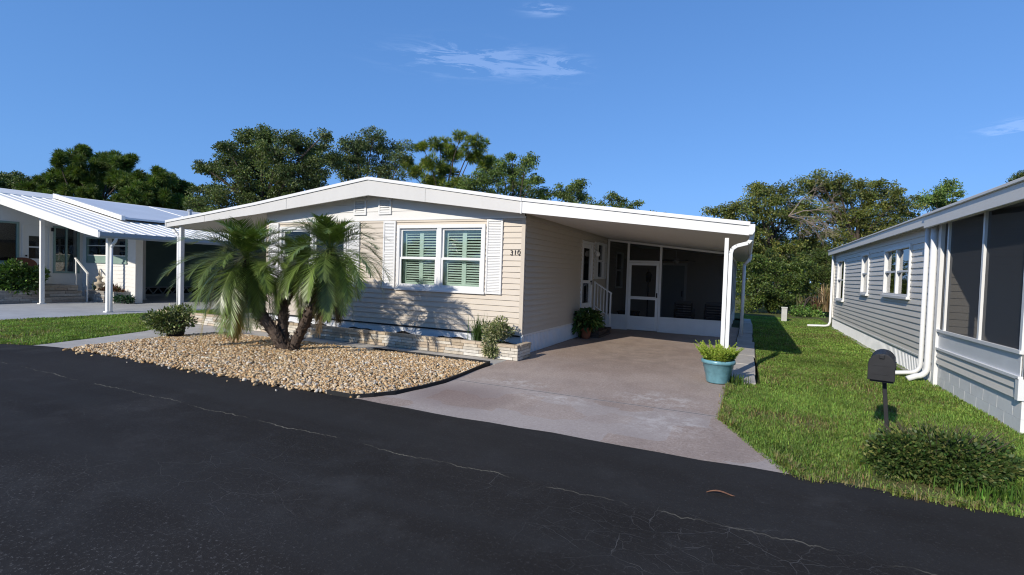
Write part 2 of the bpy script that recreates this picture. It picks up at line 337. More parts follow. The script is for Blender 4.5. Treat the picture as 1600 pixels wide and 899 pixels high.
# ------------------------------------------------------------------ mesh helpers
def link_mesh(name, me, mat, parent=None):
    o = bpy.data.objects.new(name, me); COL.objects.link(o)
    if mat is not None: me.materials.append(MT[mat] if isinstance(mat, str) else mat)
    if parent is not None: o.parent = parent
    return o
class MB:
    def __init__(s): s.v = []; s.f = []; s.c = []; s.cur = None
    def add(s, vs, fs):
        b = len(s.v); s.v += [tuple(map(float, v)) for v in vs]; s.f += [tuple(b+i for i in f) for f in fs]
        if s.cur is not None: s.c += [s.cur]*len(vs)
        return s
    def box(s, x0, x1, y0, y1, z0, z1):
        x0, x1 = min(x0, x1), max(x0, x1); y0, y1 = min(y0, y1), max(y0, y1); z0, z1 = min(z0, z1), max(z0, z1)
        return s.add([(x0,y0,z0),(x1,y0,z0),(x1,y1,z0),(x0,y1,z0),(x0,y0,z1),(x1,y0,z1),(x1,y1,z1),(x0,y1,z1)],
              [(0,3,2,1),(4,5,6,7),(0,1,5,4),(1,2,6,5),(2,3,7,6),(3,0,4,7)])
    def obox(s, M, sx, sy, sz):
        vs = [M @ Vector((a*sx/2, b*sy/2, c*sz/2)) for c in (-1, 1) for a, b in ((-1,-1),(1,-1),(1,1),(-1,1))]
        return s.add(vs, [(0,3,2,1),(4,5,6,7),(0,1,5,4),(1,2,6,5),(2,3,7,6),(3,0,4,7)])
    def bar(s, a, b, w, h=None, up=(0, 0, 1)):
        a, b = Vector(a), Vector(b); d = b-a; L = d.length; d.normalize(); h = h or w
        u = Vector(up)
        if abs(d.dot(u)) > .99: u = Vector((0, 1, 0))
        x = d.cross(u).normalized(); y = x.cross(d)
        M = Matrix((x, d, y)).transposed().to_4x4(); M.translation = (a+b)/2
        return s.obox(M, w, L, h)
    def tube(s, pts, rad, n=8, caps=True):
        pts = [Vector(p) for p in pts]
        rads = rad if isinstance(rad, (list, tuple)) else [rad]*len(pts)
        vs = []; fs = []; ref = None
        for i, p in enumerate(pts):
            d = (pts[min(i+1, len(pts)-1)]-pts[max(i-1, 0)]).normalized()
            if ref is None: ref = Vector((0, 0, 1)) if abs(d.z) < .9 else Vector((1, 0, 0))
            x = d.cross(ref).normalized(); y = x.cross(d).normalized(); ref = y
            for k in range(n):
                a = 2*math.pi*k/n; vs.append(p+(x*math.cos(a)+y*math.sin(a))*rads[i])
        for i in range(len(pts)-1):
            for k in range(n): fs.append((i*n+k, i*n+(k+1) % n, (i+1)*n+(k+1) % n, (i+1)*n+k))
        if caps: fs += [tuple(range(n-1, -1, -1)), tuple((len(pts)-1)*n+k for k in range(n))]
        return s.add(vs, fs)
    def lathe(s, prof, c=(0, 0, 0), n=24):
        vs = []; fs = []
        for r, z in prof:
            for k in range(n):
                a = 2*math.pi*k/n; vs.append((c[0]+r*math.cos(a), c[1]+r*math.sin(a), c[2]+z))
        for i in range(len(prof)-1):
            for k in range(n): fs.append((i*n+k, i*n+(k+1) % n, (i+1)*n+(k+1) % n, (i+1)*n+k))
        return s.add(vs, fs)
    def prism(s, poly, axis, a, b):
        """poly: 2D points; axis 'y': (x,z) extruded along y; 'x': (y,z) along x; 'z': (x,y) along z"""
        def P(p, t): return (p[0], t, p[1]) if axis == 'y' else (t, p[0], p[1]) if axis == 'x' else (p[0], p[1], t)
        n = len(poly); vs = [P(p, a) for p in poly]+[P(p, b) for p in poly]
        fs = [tuple(range(n)), tuple(range(2*n-1, n-1, -1))]+[(i, n+i, n+(i+1) % n, (i+1) % n) for i in range(n)]
        return s.add(vs, fs)
    def build(s, name, mat, parent=None, smooth=False, bevel=0):
        me = bpy.data.meshes.new(name); me.from_pydata(s.v, [], s.f)
        if s.c:
            a = me.color_attributes.new('tint', 'FLOAT_COLOR', 'POINT')
            a.data.foreach_set('color', np.array([c + (1.0,) for c in s.c], dtype=np.float32).ravel())
        bm = bmesh.new(); bm.from_mesh(me); bmesh.ops.recalc_face_normals(bm, faces=bm.faces); bm.to_mesh(me); bm.free()
        if smooth: me.polygons.foreach_set('use_smooth', [True]*len(me.polygons))
        o = link_mesh(name, me, mat, parent)
        if bevel:
            md = o.modifiers.new('bevel', 'BEVEL'); md.width = bevel; md.segments = 2; md.limit_method = 'ANGLE'
        return o
def np_mesh(name, V, Fc, mat, parent=None, tint=None, smooth=False):
    """V (n,3), Fc (m,k) faces, tint (n,3)"""
    me = bpy.data.meshes.new(name); n, (m, k) = len(V), Fc.shape
    me.vertices.add(n); me.vertices.foreach_set('co', np.asarray(V, np.float32).ravel())
    me.loops.add(m*k); me.loops.foreach_set('vertex_index', Fc.astype(np.int32).ravel())
    me.polygons.add(m); me.polygons.foreach_set('loop_start', np.arange(0, m*k, k, dtype=np.int32))
    me.polygons.foreach_set('loop_total', np.full(m, k, np.int32))
    if smooth: me.polygons.foreach_set('use_smooth', np.ones(m, bool))
    if tint is not None:
        a = me.color_attributes.new('tint', 'FLOAT_COLOR', 'POINT')
        a.data.foreach_set('color', np.c_[tint, np.ones(n)].astype(np.float32).ravel())
    me.update(calc_edges=True); me.validate()
    return link_mesh(name, me, mat, parent)
def thing(name, label, cat, loc=(0, 0, 0), group=None, rz=0):
    o = bpy.data.objects.new(name, None); COL.objects.link(o); o.location = loc; o.rotation_euler = (0, 0, rz)
    o.empty_display_size = .2
    return tag(o, label, cat, group)
def tag(o, label, cat, group=None):
    o['label'] = label; o['category'] = cat
    if group: o['group'] = group
    return o
def structure(o): o['kind'] = 'structure'; return o
def unit(a): return a/np.maximum(np.linalg.norm(a, axis=-1, keepdims=True), 1e-9)

def leaf_cards(C, N, size, aspect, tint, droop=0.0):
    """diamond shaped leaves: C centres, N leaf directions; returns V, F, tint"""
    n = len(C); r = RNG.normal(size=(n, 3)); side = unit(np.cross(N, r)); nn = np.cross(side, N)
    L = size[:, None]; W = L*aspect
    tip = C+N*L; tip[:, 2] -= droop*size
    V = np.stack([C, C+N*L*.45+side*W*.5+nn*L*.08, tip, C+N*L*.45-side*W*.5+nn*L*.08], 1).reshape(-1, 3)
    Fc = np.arange(n*4).reshape(n, 4)
    return V, Fc, np.repeat(tint, 4, 0)
def tints(n, base, var=.25, alt=None, altp=0):
    base = np.array(base); k = 1+RNG.normal(0, var, (n, 1)); hue = 1+RNG.normal(0, var*.35, (n, 3))
    t = np.clip(base*k*hue, .004, .9)
    if alt is not None:
        s = RNG.random(n) < altp; t[s] = np.array(alt)*(1+RNG.normal(0, var, (s.sum(), 1)))
    return np.clip(t, .004, .9)

# ------------------------------------------------------------------ ground, road, drives, lawns
def sheet(name, poly, z, mat, th=0.0):
    b = MB()
    if th: b.prism(poly, 'z', z-th, z)
    else: b.add([(x, y, z) for x, y in poly], [tuple(range(len(poly)))])
    return structure(b.build(name, mat))
sheet('ground', [(-400, -300), (400, -300), (400, 500), (-400, 500)], -.09, 'ground')
road_edge = [(-60, 3.2), (-24, 3.62), (-14.5, 4.02), (-12.3, 4.24), (-11.6, 4.5), (-10.85, 4.62), (-4.2, 4.66), (.4, 4.71), (1.83, 4.72), (8, 4.74), (60, 4.9)]
b = MB()
for (xa, ya), (xb, yb) in zip(road_edge, road_edge[1:]):
    nseg = max(1, int((xb-xa)/.35)) if -15 < xa < 9 else 1
    for k in range(nseg):
        t0, t1 = k/nseg, (k+1)/nseg
        def ed(t):
            x = xa+(xb-xa)*t; y = ya+(yb-ya)*t
            return x, y+(.018*math.sin(x*2.7)+.012*math.sin(x*7.3+1) if -15 < x < 9 else 0)
        p0, p1 = ed(t0), ed(t1)
        b.add([(p0[0], -9, 0), (p1[0], -9, 0), (p1[0], p1[1], 0), (p0[0], p0[1], 0)], [(0, 1, 2, 3)])
        b.add([(p0[0], p0[1], 0), (p1[0], p1[1], 0), (p1[0], p1[1]+.02, -.05), (p0[0], p0[1]+.02, -.05)], [(0, 1, 2, 3)])
structure(b.build('road', 'asphalt'))
drive = [(-4.35, 4.5), (.42, 4.55), (.40, 4.72), (-.24, 6.16), (-.24, 8.5), (-.22, 18.4), (-3.93, 18.4), (-3.93, 8.3), (-3.93, 7.0), (-3.84, 6.0), (-4.0, 5.1), (-4.3, 4.75)]
sheet('driveway', drive, -.004, 'driveway', .06)
walk = [(-11.7, 4.3), (-10.75, 4.45), (-11.05, 5.4), (-11.25, 6.3), (-11.2, 7.0), (-10.9, 7.62), (-3.94, 7.74), (-3.94, 8.3), (-14.9, 8.3), (-14.9, 7.9), (-13.0, 7.5), (-12.4, 6.7), (-11.95, 5.4)]
sheet('walkway', walk, -.006, 'concrete', .06)
sheet('patio', [(-14.85, 8.302), (-11.1, 8.302), (-11.1, 21), (-14.85, 21)], -.010, 'concrete', .06)
sheet('neighbour_driveway', [(-30, 3.3), (-17.2, 3.7), (-16.9, 5.8), (-16.6, 9.95), (-16.6, 24), (-30, 24)], -.004, 'nbconcrete', .06)
lawn_r = [(.42, 4.72), (9, 4.74), (9, 60), (-4, 60), (-4, 23), (.0, 23), (.24, 8.6), (-.2, 8.35), (-.24, 6.16)]
sheet('lawn', lawn_r, -.02, 'lawn')
lawn_l = [(-17.2, 3.8), (-14.5, 4.04), (-12.3, 4.26), (-11.72, 4.5), (-11.96, 5.4), (-12.42, 6.7), (-13.0, 7.52), (-14.9, 7.92), (-14.9, 24), (-16.6, 24), (-16.6, 9.95), (-16.9, 5.8)]
sheet('lawn', lawn_l, -.021, 'lawn')
sheet('gravel_base', [(-10.75, 4.6), (-4.3, 4.62), (-4.0, 5.1), (-3.84, 6.0), (-3.93, 7.0), (-4.0, 7.72), (-10.9, 7.62), (-11.2, 7.0), (-11.25, 6.3), (-11.05, 5.4)], -.03, 'soil')

def inpoly(P, poly):
    x, y = P[:, 0], P[:, 1]; r = np.zeros(len(P), bool); n = len(poly)
    for i in range(n):
        (x0, y0), (x1, y1) = poly[i], poly[(i+1) % n]
        c = ((y0 > y) != (y1 > y)) & (x < (x1-x0)*(y-y0)/((y1-y0) if y1 != y0 else 1e-9)+x0); r ^= c
    return r
def vnoise(P, s, seed=0):
    """smooth value noise for density and tint patches"""
    g = np.random.default_rng(seed).random((64, 64)); q = P*s+17.3; i = np.floor(q).astype(int); f = q-i; f = f*f*(3-2*f)
    a = g[i[:, 0] % 64, i[:, 1] % 64]; b_ = g[(i[:, 0]+1) % 64, i[:, 1] % 64]; c = g[i[:, 0] % 64, (i[:, 1]+1) % 64]; d = g[(i[:, 0]+1) % 64, (i[:, 1]+1) % 64]
    return (a*(1-f[:, 0])+b_*f[:, 0])*(1-f[:, 1])+(c*(1-f[:, 0])+d*f[:, 0])*f[:, 1]
def blades(P, hgt, wid, tint):
    n = len(P); a = RNG.random(n)*2*math.pi; d = np.c_[np.cos(a), np.sin(a), np.zeros(n)]; s = np.c_[-np.sin(a), np.cos(a), np.zeros(n)]
    bend = RNG.uniform(.25, 1.1, n)[:, None]; h = hgt[:, None]; w_ = wid[:, None]; up_ = np.array([0, 0, 1.0])
    B = np.c_[P, np.full(n, -.02)]
    M1 = B+up_*h*.6+d*h*.25*bend; T = B+up_*h*(1-.3*bend)+d*h*.8*bend
    V = np.stack([B-s*w_*.5, B+s*w_*.5, M1+s*w_*.5, M1-s*w_*.5, T+s*w_*.1, T-s*w_*.1], 1).reshape(-1, 3)
    k = np.arange(n)[:, None]*6
    Fc = np.concatenate([k+np.array([0, 1, 2, 3]), k+np.array([3, 2, 4, 5])])
    return V, Fc, np.repeat(tint, 6, 0)
def grass(areas, name='grass'):
    Vs, Fs, Ts = [], [], []; base = 0
    for poly, box, dens, hmin, hmax, wd in areas:
        n = int((box[1]-box[0])*(box[3]-box[2])*dens)
        P = np.c_[RNG.uniform(box[0], box[1], n), RNG.uniform(box[2], box[3], n)]
        P = P[inpoly(P, poly)]
        dry = vnoise(P, 1.6, 3)*.6+vnoise(P, 4.5, 4)*.4
        edge = np.clip((5.5-P[:, 1])/.8, 0, 1)*.30
        keep = RNG.random(len(P)) > np.clip((dry+edge-.66)*3.2, 0, .8)
        keep &= ~((((P[:, 0]-1.55)/.62)**2+((P[:, 1]-5.2)/.40)**2 < 1) & (RNG.random(len(P)) < .75))
        P, dry, edge = P[keep], dry[keep], edge[keep]; n = len(P)
        t = tints(n, (.230, .340, .068), .24)
        t = t*(.55+.5*vnoise(P, 1.1, 9)+.45*vnoise(P, 5.5, 13))[:, None]
        yl = RNG.random(n) < np.clip((dry+edge-.50)*1.5, .04, .65)
        t[yl] = tints(int(yl.sum()), (.30, .26, .11), .25)
        h = RNG.uniform(hmin, hmax, n)*(.7+.6*vnoise(P, 2.3, 5)); 
        V, Fc, T = blades(P, h, np.full(n, wd)*RNG.uniform(.7, 1.3, n), t)
        Vs.append(V); Fs.append(Fc+base); Ts.append(T); base += len(V)
    o = np_mesh(name, np.concatenate(Vs), np.concatenate(Fs), 'grass', None, np.concatenate(Ts)); o['kind'] = 'stuff'
    return o
rag = [(x, y) for x, y in lawn_r]
lawn_right = [(.35, 4.66), (2.9, 4.66), (2.9, 40), (-.5, 40), (-.5, 22.5), (.17, 22.5), (.24, 8.62), (-.22, 8.3), (-.26, 6.16)]
tag(grass([(lawn_right, (-.3, 2.85, 4.6, 8.2), 6500, .025, .062, .0065), (lawn_right, (-.3, 2.85, 8.2, 13), 4000, .03, .065, .009),
       (lawn_right, (-.1, 2.85, 13, 25), 1600, .035, .07, .015)]), 'green clipped grass on the lawn beside the driveway', 'grass')
def fringe(line, n, spread, hmax, name_seed):
    L = np.array(line, float); d = np.linalg.norm(np.diff(L, axis=0), axis=1); c = np.r_[0, np.cumsum(d)]
    u = RNG.random(n)*c[-1]; k = np.clip(np.searchsorted(c, u)-1, 0, len(d)-1); f = ((u-c[k])/d[k])[:, None]
    P = L[k]*(1-f)+L[k+1]*f+RNG.normal(0, spread, (n, 2))
    keep = vnoise(P, 3.1, name_seed) > .42; P = P[keep]; n = len(P)
    t = tints(n, (.235, .31, .065), .25); yl = RNG.random(n) < .45; t[yl] = tints(int(yl.sum()), (.34, .29, .13), .25)
    return blades(P, RNG.uniform(.03, hmax, n), RNG.uniform(.005, .009, n), t)
V, Fc, T = fringe([(2.9, 4.70), (1.83, 4.70), (.46, 4.68), (.45, 4.80), (-.19, 6.18), (-.18, 8.2)], 5500, .03, .10, 21)
o = np_mesh('grass', V, Fc, 'grass', None, T); o['kind'] = 'stuff'; tag(o, 'ragged longer grass fringe along the edge of road and driveway', 'grass')
lawn_left = [(-16.9, 4.0), (-14.5, 4.0), (-12.3, 4.22), (-11.72, 4.5), (-11.96, 5.4), (-12.42, 6.7), (-13.0, 7.52), (-14.9, 7.92), (-14.9, 14), (-16.55, 14), (-16.55, 9.95), (-16.85, 5.8)]
tag(grass([(lawn_left, (-17, -11.6, 3.9, 14), 2200, .03, .065, .012)]), 'green grass strip between the two houses on the left', 'grass')

# gravel bed: river stones
def stones(name, poly, n, smin, smax, dome, spill=0):
    bm = bmesh.new(); bmesh.ops.create_icosphere(bm, subdivisions=2, radius=.5)
    ico = np.array([v.co[:] for v in bm.verts]); fc = np.array([[v.index for v in f.verts] for f in bm.faces]); bm.free()
    xs = [p[0] for p in poly]; ys = [p[1] for p in poly]
    P = np.c_[RNG.uniform(min(xs), max(xs), n), RNG.uniform(min(ys), max(ys), n)]; P = P[inpoly(P, poly)]; n = len(P)
    if spill:
        m_ = spill; Q = np.c_[RNG.uniform(-10.7, -5.0, m_), 4.66-RNG.exponential(.05, m_)]; Q[:, 1] -= np.where(Q[:, 0] < -10, .05, 0); P = np.concatenate([P, Q]); n = len(P)
    sz = RNG.uniform(smin, smax, n)*(1+.5*(RNG.random(n) < .12))
    shp = np.stack([RNG.uniform(.8, 1.35, n), RNG.uniform(.65, 1.0, n), RNG.uniform(.45, .75, n)], 1)
    q = RNG.normal(size=(n, 4)); q[:, 1:3] *= .35; q = q/np.linalg.norm(q, axis=1, keepdims=True); w_, x, y, z = q.T
    R = np.stack([1-2*(y*y+z*z), 2*(x*y-z*w_), 2*(x*z+y*w_), 2*(x*y+z*w_), 1-2*(x*x+z*z), 2*(y*z-x*w_), 2*(x*z-y*w_), 2*(y*z+x*w_), 1-2*(x*x+y*y)], 1).reshape(n, 3, 3)
    lump = np.stack([1+RNG.normal(0, .10, len(ico)) for _ in range(24)]); lid = RNG.integers(0, 24, n)
    base = ico[None]*lump[lid][:, :, None]*shp[:, None, :]*sz[:, None, None]
    V = np.einsum('nij,nvj->nvi', R, base)
    cz = dome(P)+RNG.uniform(-.008, .016, n)
    V += np.c_[P, cz][:, None, :]
    pal = np.array([(.60, .43, .235), (.70, .58, .42), (.49, .30, .135), (.76, .69, .58), (.55, .39, .22), (.36, .22, .11), (.65, .48, .29), (.58, .49, .39)])
    t = pal[RNG.choice(8, n, p=[.24, .14, .13, .07, .17, .08, .13, .04])]*np.array([1.0, .97, .92])*(1+RNG.normal(0, .13, (n, 1)))
    T = np.repeat(np.clip(t, .02, .85), len(ico), 0)
    Fc = (fc[None]+(np.arange(n)*len(ico))[:, None, None]).reshape(-1, 3)
    o = np_mesh(name, V.reshape(-1, 3), Fc, 'stone', None, T, smooth=True); o['kind'] = 'stuff'; return o
bed = [(-10.85, 4.66), (-4.32, 4.70), (-4.06, 5.12), (-3.90, 6.0), (-3.98, 7.0), (-4.06, 7.68), (-10.85, 7.58), (-11.12, 7.0), (-11.18, 6.3), (-10.98, 5.4)]
def dome(P):
    ex = np.clip(np.minimum(np.minimum(P[:, 1]-4.64, 7.72-P[:, 1]), np.minimum(P[:, 0]+11.1, -3.9-P[:, 0]))/.6, 0, 1)
    return np.where(P[:, 1] < 4.64, .012, -.012+.055*ex)
tag(stones('gravel', bed, 33000, .024, .050, dome, 170), 'tan and white river stones filling the bed around the palm', 'gravel')
# black edging strip round the right end of the bed
b = MB(); ep = [(-4.75, 4.69), (-4.32, 4.70), (-4.16, 4.88), (-4.03, 5.12), (-3.92, 5.55), (-3.87, 6.0), (-3.90, 6.5), (-3.95, 7.0), (-4.03, 7.71), (-5.2, 7.70), (-6.6, 7.69)]
for p0, p1 in zip(ep, ep[1:]): b.bar((p0[0], p0[1], .005), (p1[0], p1[1], .005), .022, .075)
tag(b.build('lawn_edging', 'blackedge'), 'black plastic edging strip round the right end of the stone bed', 'edging')
# paving slabs along the carport
b = MB(); y = 8.5
b2 = random.Random(3)
slabs = []
while y < 22.3:
    L = b2.uniform(.85, 1.0) if y < 10 else b2.uniform(1.1, 1.35)
    slabs.append((y, y+L)); y += L+.03
for y0_, y1_ in slabs:
    x0_ = -.20+b2.uniform(-.015, .015); x1_ = .17+b2.uniform(-.03, .03)
    b.prism([(x0_, y0_), (x1_, y0_+b2.uniform(-.02, .02)), (x1_+b2.uniform(-.02, .02), y1_), (x0_, y1_)], 'z', -.05, .018+b2.uniform(0, .008))
structure(b.build('paved_path', 'concrete'))

# ------------------------------------------------------------------ wall builders
def lap_wall(name, mat, parent, org, along, nrm, u0, u1, z0, z1, course=.112, lap=.016, top=None, holes=(), back=True):
    """horizontal lap siding built as real overlapping courses; holes = (ua,ub,za,zb)"""
    A, N = np.array(along, float), np.array(nrm, float); O = np.array(org, float); b = MB()
    topf = top or (lambda u: z1)
    def P(u, z, d): q = O+A*u+N*d; return (q[0], q[1], z)
    zs = []; z = z0
    while z < z1-1e-4:
        zs.append((z, min(z+course, z1))); z += course
    for za, zb in zs:
        cuts = sorted({za, zb} | {h for k in holes for h in k[2:4] if za+.004 < h < zb-.004})
        for ca, cb in zip(cuts, cuts[1:]):
            mid = (ca+cb)/2
            us = {u0, u1}
            for h in holes:
                if h[2] < mid < h[3]: us |= {h[0], h[1]}
            if top:
                for k in range(97):
                    us.add(u0+(u1-u0)*k/96)
            us = sorted(u for u in us if u0 <= u <= u1)
            for ua, ub in zip(us, us[1:]):
                um = (ua+ub)/2
                if ub-ua < 1e-5 or any(h[0] < um < h[1] and h[2] < mid < h[3] for h in holes): continue
                ta, tb = min(cb, topf(ua)), min(cb, topf(ub))
                if ta <= ca+.001 and tb <= ca+.001: continue
                ta, tb = max(ta, ca+.0005), max(tb, ca+.0005)
                da = lap*(1-(ca-za)/course); dt = lap*(1-(cb-za)/course)
                vs = [P(ua, ca, da), P(ub, ca, da), P(ub, tb, dt), P(ua, ta, dt)]
                b.add(vs, [(0, 1, 2, 3)])
                if ca == za: b.add([P(ua, ca, da), P(ub, ca, da), P(ub, ca, -.004), P(ua, ca, -.004)], [(0, 3, 2, 1)])
    return b.build(name, mat, parent)

def louvre_panel(b, x0, x1, y, z0, z1, axis, n, w_=.03, tilt=.6, t=.006):
    for k in range(n):
        z = z0+(z1-z0)*(k+.5)/n; h = (z1-z0)/n*(1.05 if tilt < 1 else .86)
        dz = h*.5*math.cos(tilt); dy = h*.5*math.sin(tilt)
        if axis == 'y':
            b.add([(x0, y-dy, z-dz), (x1, y-dy, z-dz), (x1, y+dy, z+dz), (x0, y+dy, z+dz), (x0, y-dy, z-dz+t), (x1, y-dy, z-dz+t), (x1, y+dy, z+dz+t), (x0, y+dy, z+dz+t)],
                  [(0,3,2,1),(4,5,6,7),(0,1,5,4),(1,2,6,5),(2,3,7,6),(3,0,4,7)])
        else:
            b.add([(y-dy, x0, z-dz), (y-dy, x1, z-dz), (y+dy, x1, z+dz), (y+dy, x0, z+dz), (y-dy, x0, z-dz+t), (y-dy, x1, z-dz+t), (y+dy, x1, z+dz+t), (y+dy, x0, z+dz+t)],
                  [(0,3,2,1),(4,5,6,7),(0,1,5,4),(1,2,6,5),(2,3,7,6),(3,0,4,7)])
def ring(b, u0, u1, z0, z1, w_, d0, d1, put):
    put(b, u0, u0+w_, d0, d1, z0, z1); put(b, u1-w_, u1, d0, d1, z0, z1)
    put(b, u0+w_, u1-w_, d0, d1, z0, z0+w_); put(b, u0+w_, u1-w_, d0, d1, z1-w_, z1)

# ------------------------------------------------------------------ main house
HX0, HX1, HY, HY1 = -11.15, -3.95, 8.86, 22.0
house = thing('mobile_home', 'beige sided mobile home with white gable fascia and an open carport, in the middle', 'house', (-7.55, 8.86, 0))
def hb(b, name, mat, smooth=False, bevel=0, parent=None):
    o = b.build(name, mat, parent or house, smooth, bevel)
    return o
# all parts are modelled in world coordinates; cancel the parent offset once
house.location = (0, 0, 0)
TOPX = [(-14.75, 2.72), (-11.15, 3.10), (-7.55, 3.55), (-3.88, 2.97), (-.03, 2.47)]
def roof_top(x):
    for (a, za), (c, zc) in zip(TOPX, TOPX[1:]):
        if a <= x <= c: return za+(zc-za)*(x-a)/(c-a)
    return TOPX[0][1] if x < TOPX[0][0] else TOPX[-1][1]
W1, W2 = (-7.0, -4.8), (-10.65, -8.45); WZ0, WZ1 = 1.17, 2.56
holes = [(W1[0]+.03, W1[1]-.03, WZ0+.03, WZ1-.03), (W2[0]+.03, W2[1]-.03, WZ0+.03, WZ1-.03)]
lap_wall('front_wall', 'beige', house, (0, HY, 0), (1, 0, 0), (0, -1, 0), HX0, HX1-.06, .38, 2.68, holes=holes, lap=.021)
lap_wall('gable', 'white_siding', house, (0, HY-.006, 0), (1, 0, 0), (0, -1, 0), HX0, HX1, 2.70, 3.46, course=.17, lap=.014, top=lambda u: roof_top(u)-.06)
b = MB(); b.box(HX0, HX1+.02, HY-.026, HY+.002, 2.665, 2.70); hb(b, 'gable_trim', 'white')
b = MB(); b.box(HX1-.06, HX1+.018, HY-.022, HY+.05, .37, 2.665); hb(b, 'corner_trim', 'beige')
b = MB()                                                   # dark starter gap above the front skirting, sealed wall behind
b.box(HX0, HX1, HY+.02, HY+.05, -.02, .40); hb(b, 'front_skirting', 'skirt')
b = MB(); b.box(HX0, HX1-.02, HY-.012, HY+.015, .345, .372); hb(b, 'starter_strip', 'blackedge')
# side wall under the carport
DOOR = (12.5, 13.5, .55, 2.50); SW = (13.95, 14.72, 1.5, 2.55)
lap_wall('side_wall', 'beige', house, (HX1, 0, 0), (0, 1, 0), (1, 0, 0), HY+.03, HY1, .40, 2.96, holes=[(12.5, 13.5, .4, 2.5), (SW[0]+.02, SW[1]-.02, SW[2]+.02, SW[3]-.02), (16.2, 17.2, 1.2, 2.4)], lap=.032)
b = MB(); b.box(HX1-.05, HX1+.004, HY+.055, HY1, -.02, .365)
y = HY+.06
while y < 18: b.box(HX1+.004, HX1+.018, y, y+.035, 0, .362); y += .075
hb(b, 'side_skirting', 'skirt')
b = MB(); b.box(HX1-.004, HX1+.032, HY-.02, HY1, .366, .398); b.box(HX1-.02, HX1+.024, HY-.024, HY+.05, -.02, .366); hb(b, 'skirting_trim', 'white')
b = MB(); b.box(HX1+.004, HX1+.05, HY, 15, 2.76, 2.80); hb(b, 'ceiling_trim', 'blackedge')
# remaining walls and floor
b = MB(); b.box(HX0-.02, HX0+.02, HY, HY1, 0, 3.0); hb(b, 'left_wall', 'beige')
b = MB(); b.box(HX0, HX1, HY1-.03, HY1, 0, 3.3); hb(b, 'rear_wall', 'beige')
b = MB(); b.box(HX0, HX1-.05, HY+.06, HY1-.04, .42, .47); hb(b, 'floor', 'dark')
b = MB(); b.box(HX0+.05, HX1-.06, HY+.75, HY+.8, .48, 3.0); b.box(HX1-.65, HX1-.6, HY+.85, HY1-.1, .48, 2.9); hb(b, 'partition', 'dark')  # inner walls coloured near-black, so the louvre gaps read as unlit room
# roof
def poly_strip(x0, x1, offs_top, offs_bot):
    xs = sorted({x0, x1} | {p[0] for p in TOPX if x0 < p[0] < x1})
    return [(x, roof_top(x)+offs_top) for x in xs]+[(x, roof_top(x)-offs_bot(x)) for x in reversed(xs)]
b = MB(); b.prism(poly_strip(-14.75, -3.88, 0, lambda x: .09), 'y', 8.53, HY1+.3)
roof = hb(b, 'roof', 'roofw')
b = MB()
for k in range(11):
    x = -14.6+k*1.0
    if x < -4: b.prism([(x, roof_top(x)), (x+.03, roof_top(x+.03)), (x+.03, roof_top(x+.03)+.03), (x, roof_top(x)+.03)], 'y', 8.60, HY1+.28)
hb(b, 'roof_seam', 'roofw', parent=roof)
cb = lambda x: .25-(x+3.88)/3.85*.07
b = MB(); b.prism(poly_strip(-3.88, -.03, 0, lambda x: cb(x)-.012), 'y', 8.53, HY1+.1); hb(b, 'carport_roof', 'soffit')
b = MB(); x = -3.88
b.prism([(xx, roof_top(xx)+.004+d) for xx, d in ((-3.88, 0), (-.05, 0))]+[(-.05, roof_top(-.05)+.022), (-3.88, roof_top(-3.88)+.022)], 'y', 8.56, HY1+.08)
hb(b, 'roof_membrane', 'roofw')
fb = lambda x: .37-.11*(x+7.55)/3.67 if x > -7.55 else .37+(x+7.55)/7.2*.21
b = MB(); b.prism(poly_strip(-14.75, -3.875, .012, fb), 'y', 8.49, 8.53); fas = hb(b, 'gable_fascia', 'fascia', bevel=.004)
b = MB(); b.prism(poly_strip(-14.77, -3.87, .03, lambda x: .035), 'y', 8.465, 8.52); hb(b, 'drip_edge', 'white', parent=fas)
b = MB(); b.prism(poly_strip(-3.872, -.01, .012, cb), 'y', 8.50, 8.53); fas2 = hb(b, 'carport_fascia', 'white', bevel=.004)
b = MB(); b.prism(poly_strip(-3.868, -.01, .03, lambda x: .03), 'y', 8.475, 8.525); hb(b, 'drip_edge', 'white', parent=fas2)
for xj in (-13.1, -10.05, -6.05):
    b = MB(); b.box(xj, xj+.012, 8.486, 8.489, roof_top(xj)-fb(xj)+.004, roof_top(xj)-.04); hb(b, 'fascia_seam', 'utility', parent=fas)
b = MB(); b.box(-3.892, -3.866, 8.482, 8.50, roof_top(-3.88)-.265, roof_top(-3.88)-.037); hb(b, 'fascia_joint', 'white')
# eave on the left: side fascia
b = MB(); b.box(-14.78, -14.75, 8.47, HY1+.3, 2.55, 2.735); hb(b, 'side_fascia', 'white')
# soffit of the left carport
b = MB(); b.prism([(-14.74, 2.60), (-11.2, 2.96), (-11.2, 2.935), (-14.74, 2.575)], 'y', 8.54, HY1); hb(b, 'soffit', 'soffit')
# right gutter and downspouts
b = MB(); b.prism([(-.028, 2.46), (.06, 2.46), (.06, 2.35), (.03, 2.30), (-.028, 2.30)], 'y', 8.48, HY1+.1); gut = hb(b, 'gutter', 'white', bevel=.004)
def downspout(pts, w_, d_, name='downspout', mat='white_pvc', parent=house):
    b = MB()
    pts = [Vector(p) for p in pts]
    for a, c in zip(pts, pts[1:]):
        b.tube([a, c], w_/2*1.1, 8)
    for p in pts[1:-1]:
        bm = bmesh.new(); bmesh.ops.create_icosphere(bm, subdivisions=2, radius=w_/2*1.1); bm.verts.ensure_lookup_table()
        b.add([v.co+p for v in bm.verts], [[v.index for v in f.verts] for f in bm.faces]); bm.free()
    return b.build(name, mat, parent, True)
b = MB(); dp = [(.015, 8.64, 2.31), (.012, 8.64, 2.24), (-.03, 8.64, 2.18), (-.19, 8.64, 2.135), (-.25, 8.64, 2.09), (-.268, 8.64, 2.02), (-.268, 8.64, .05)]
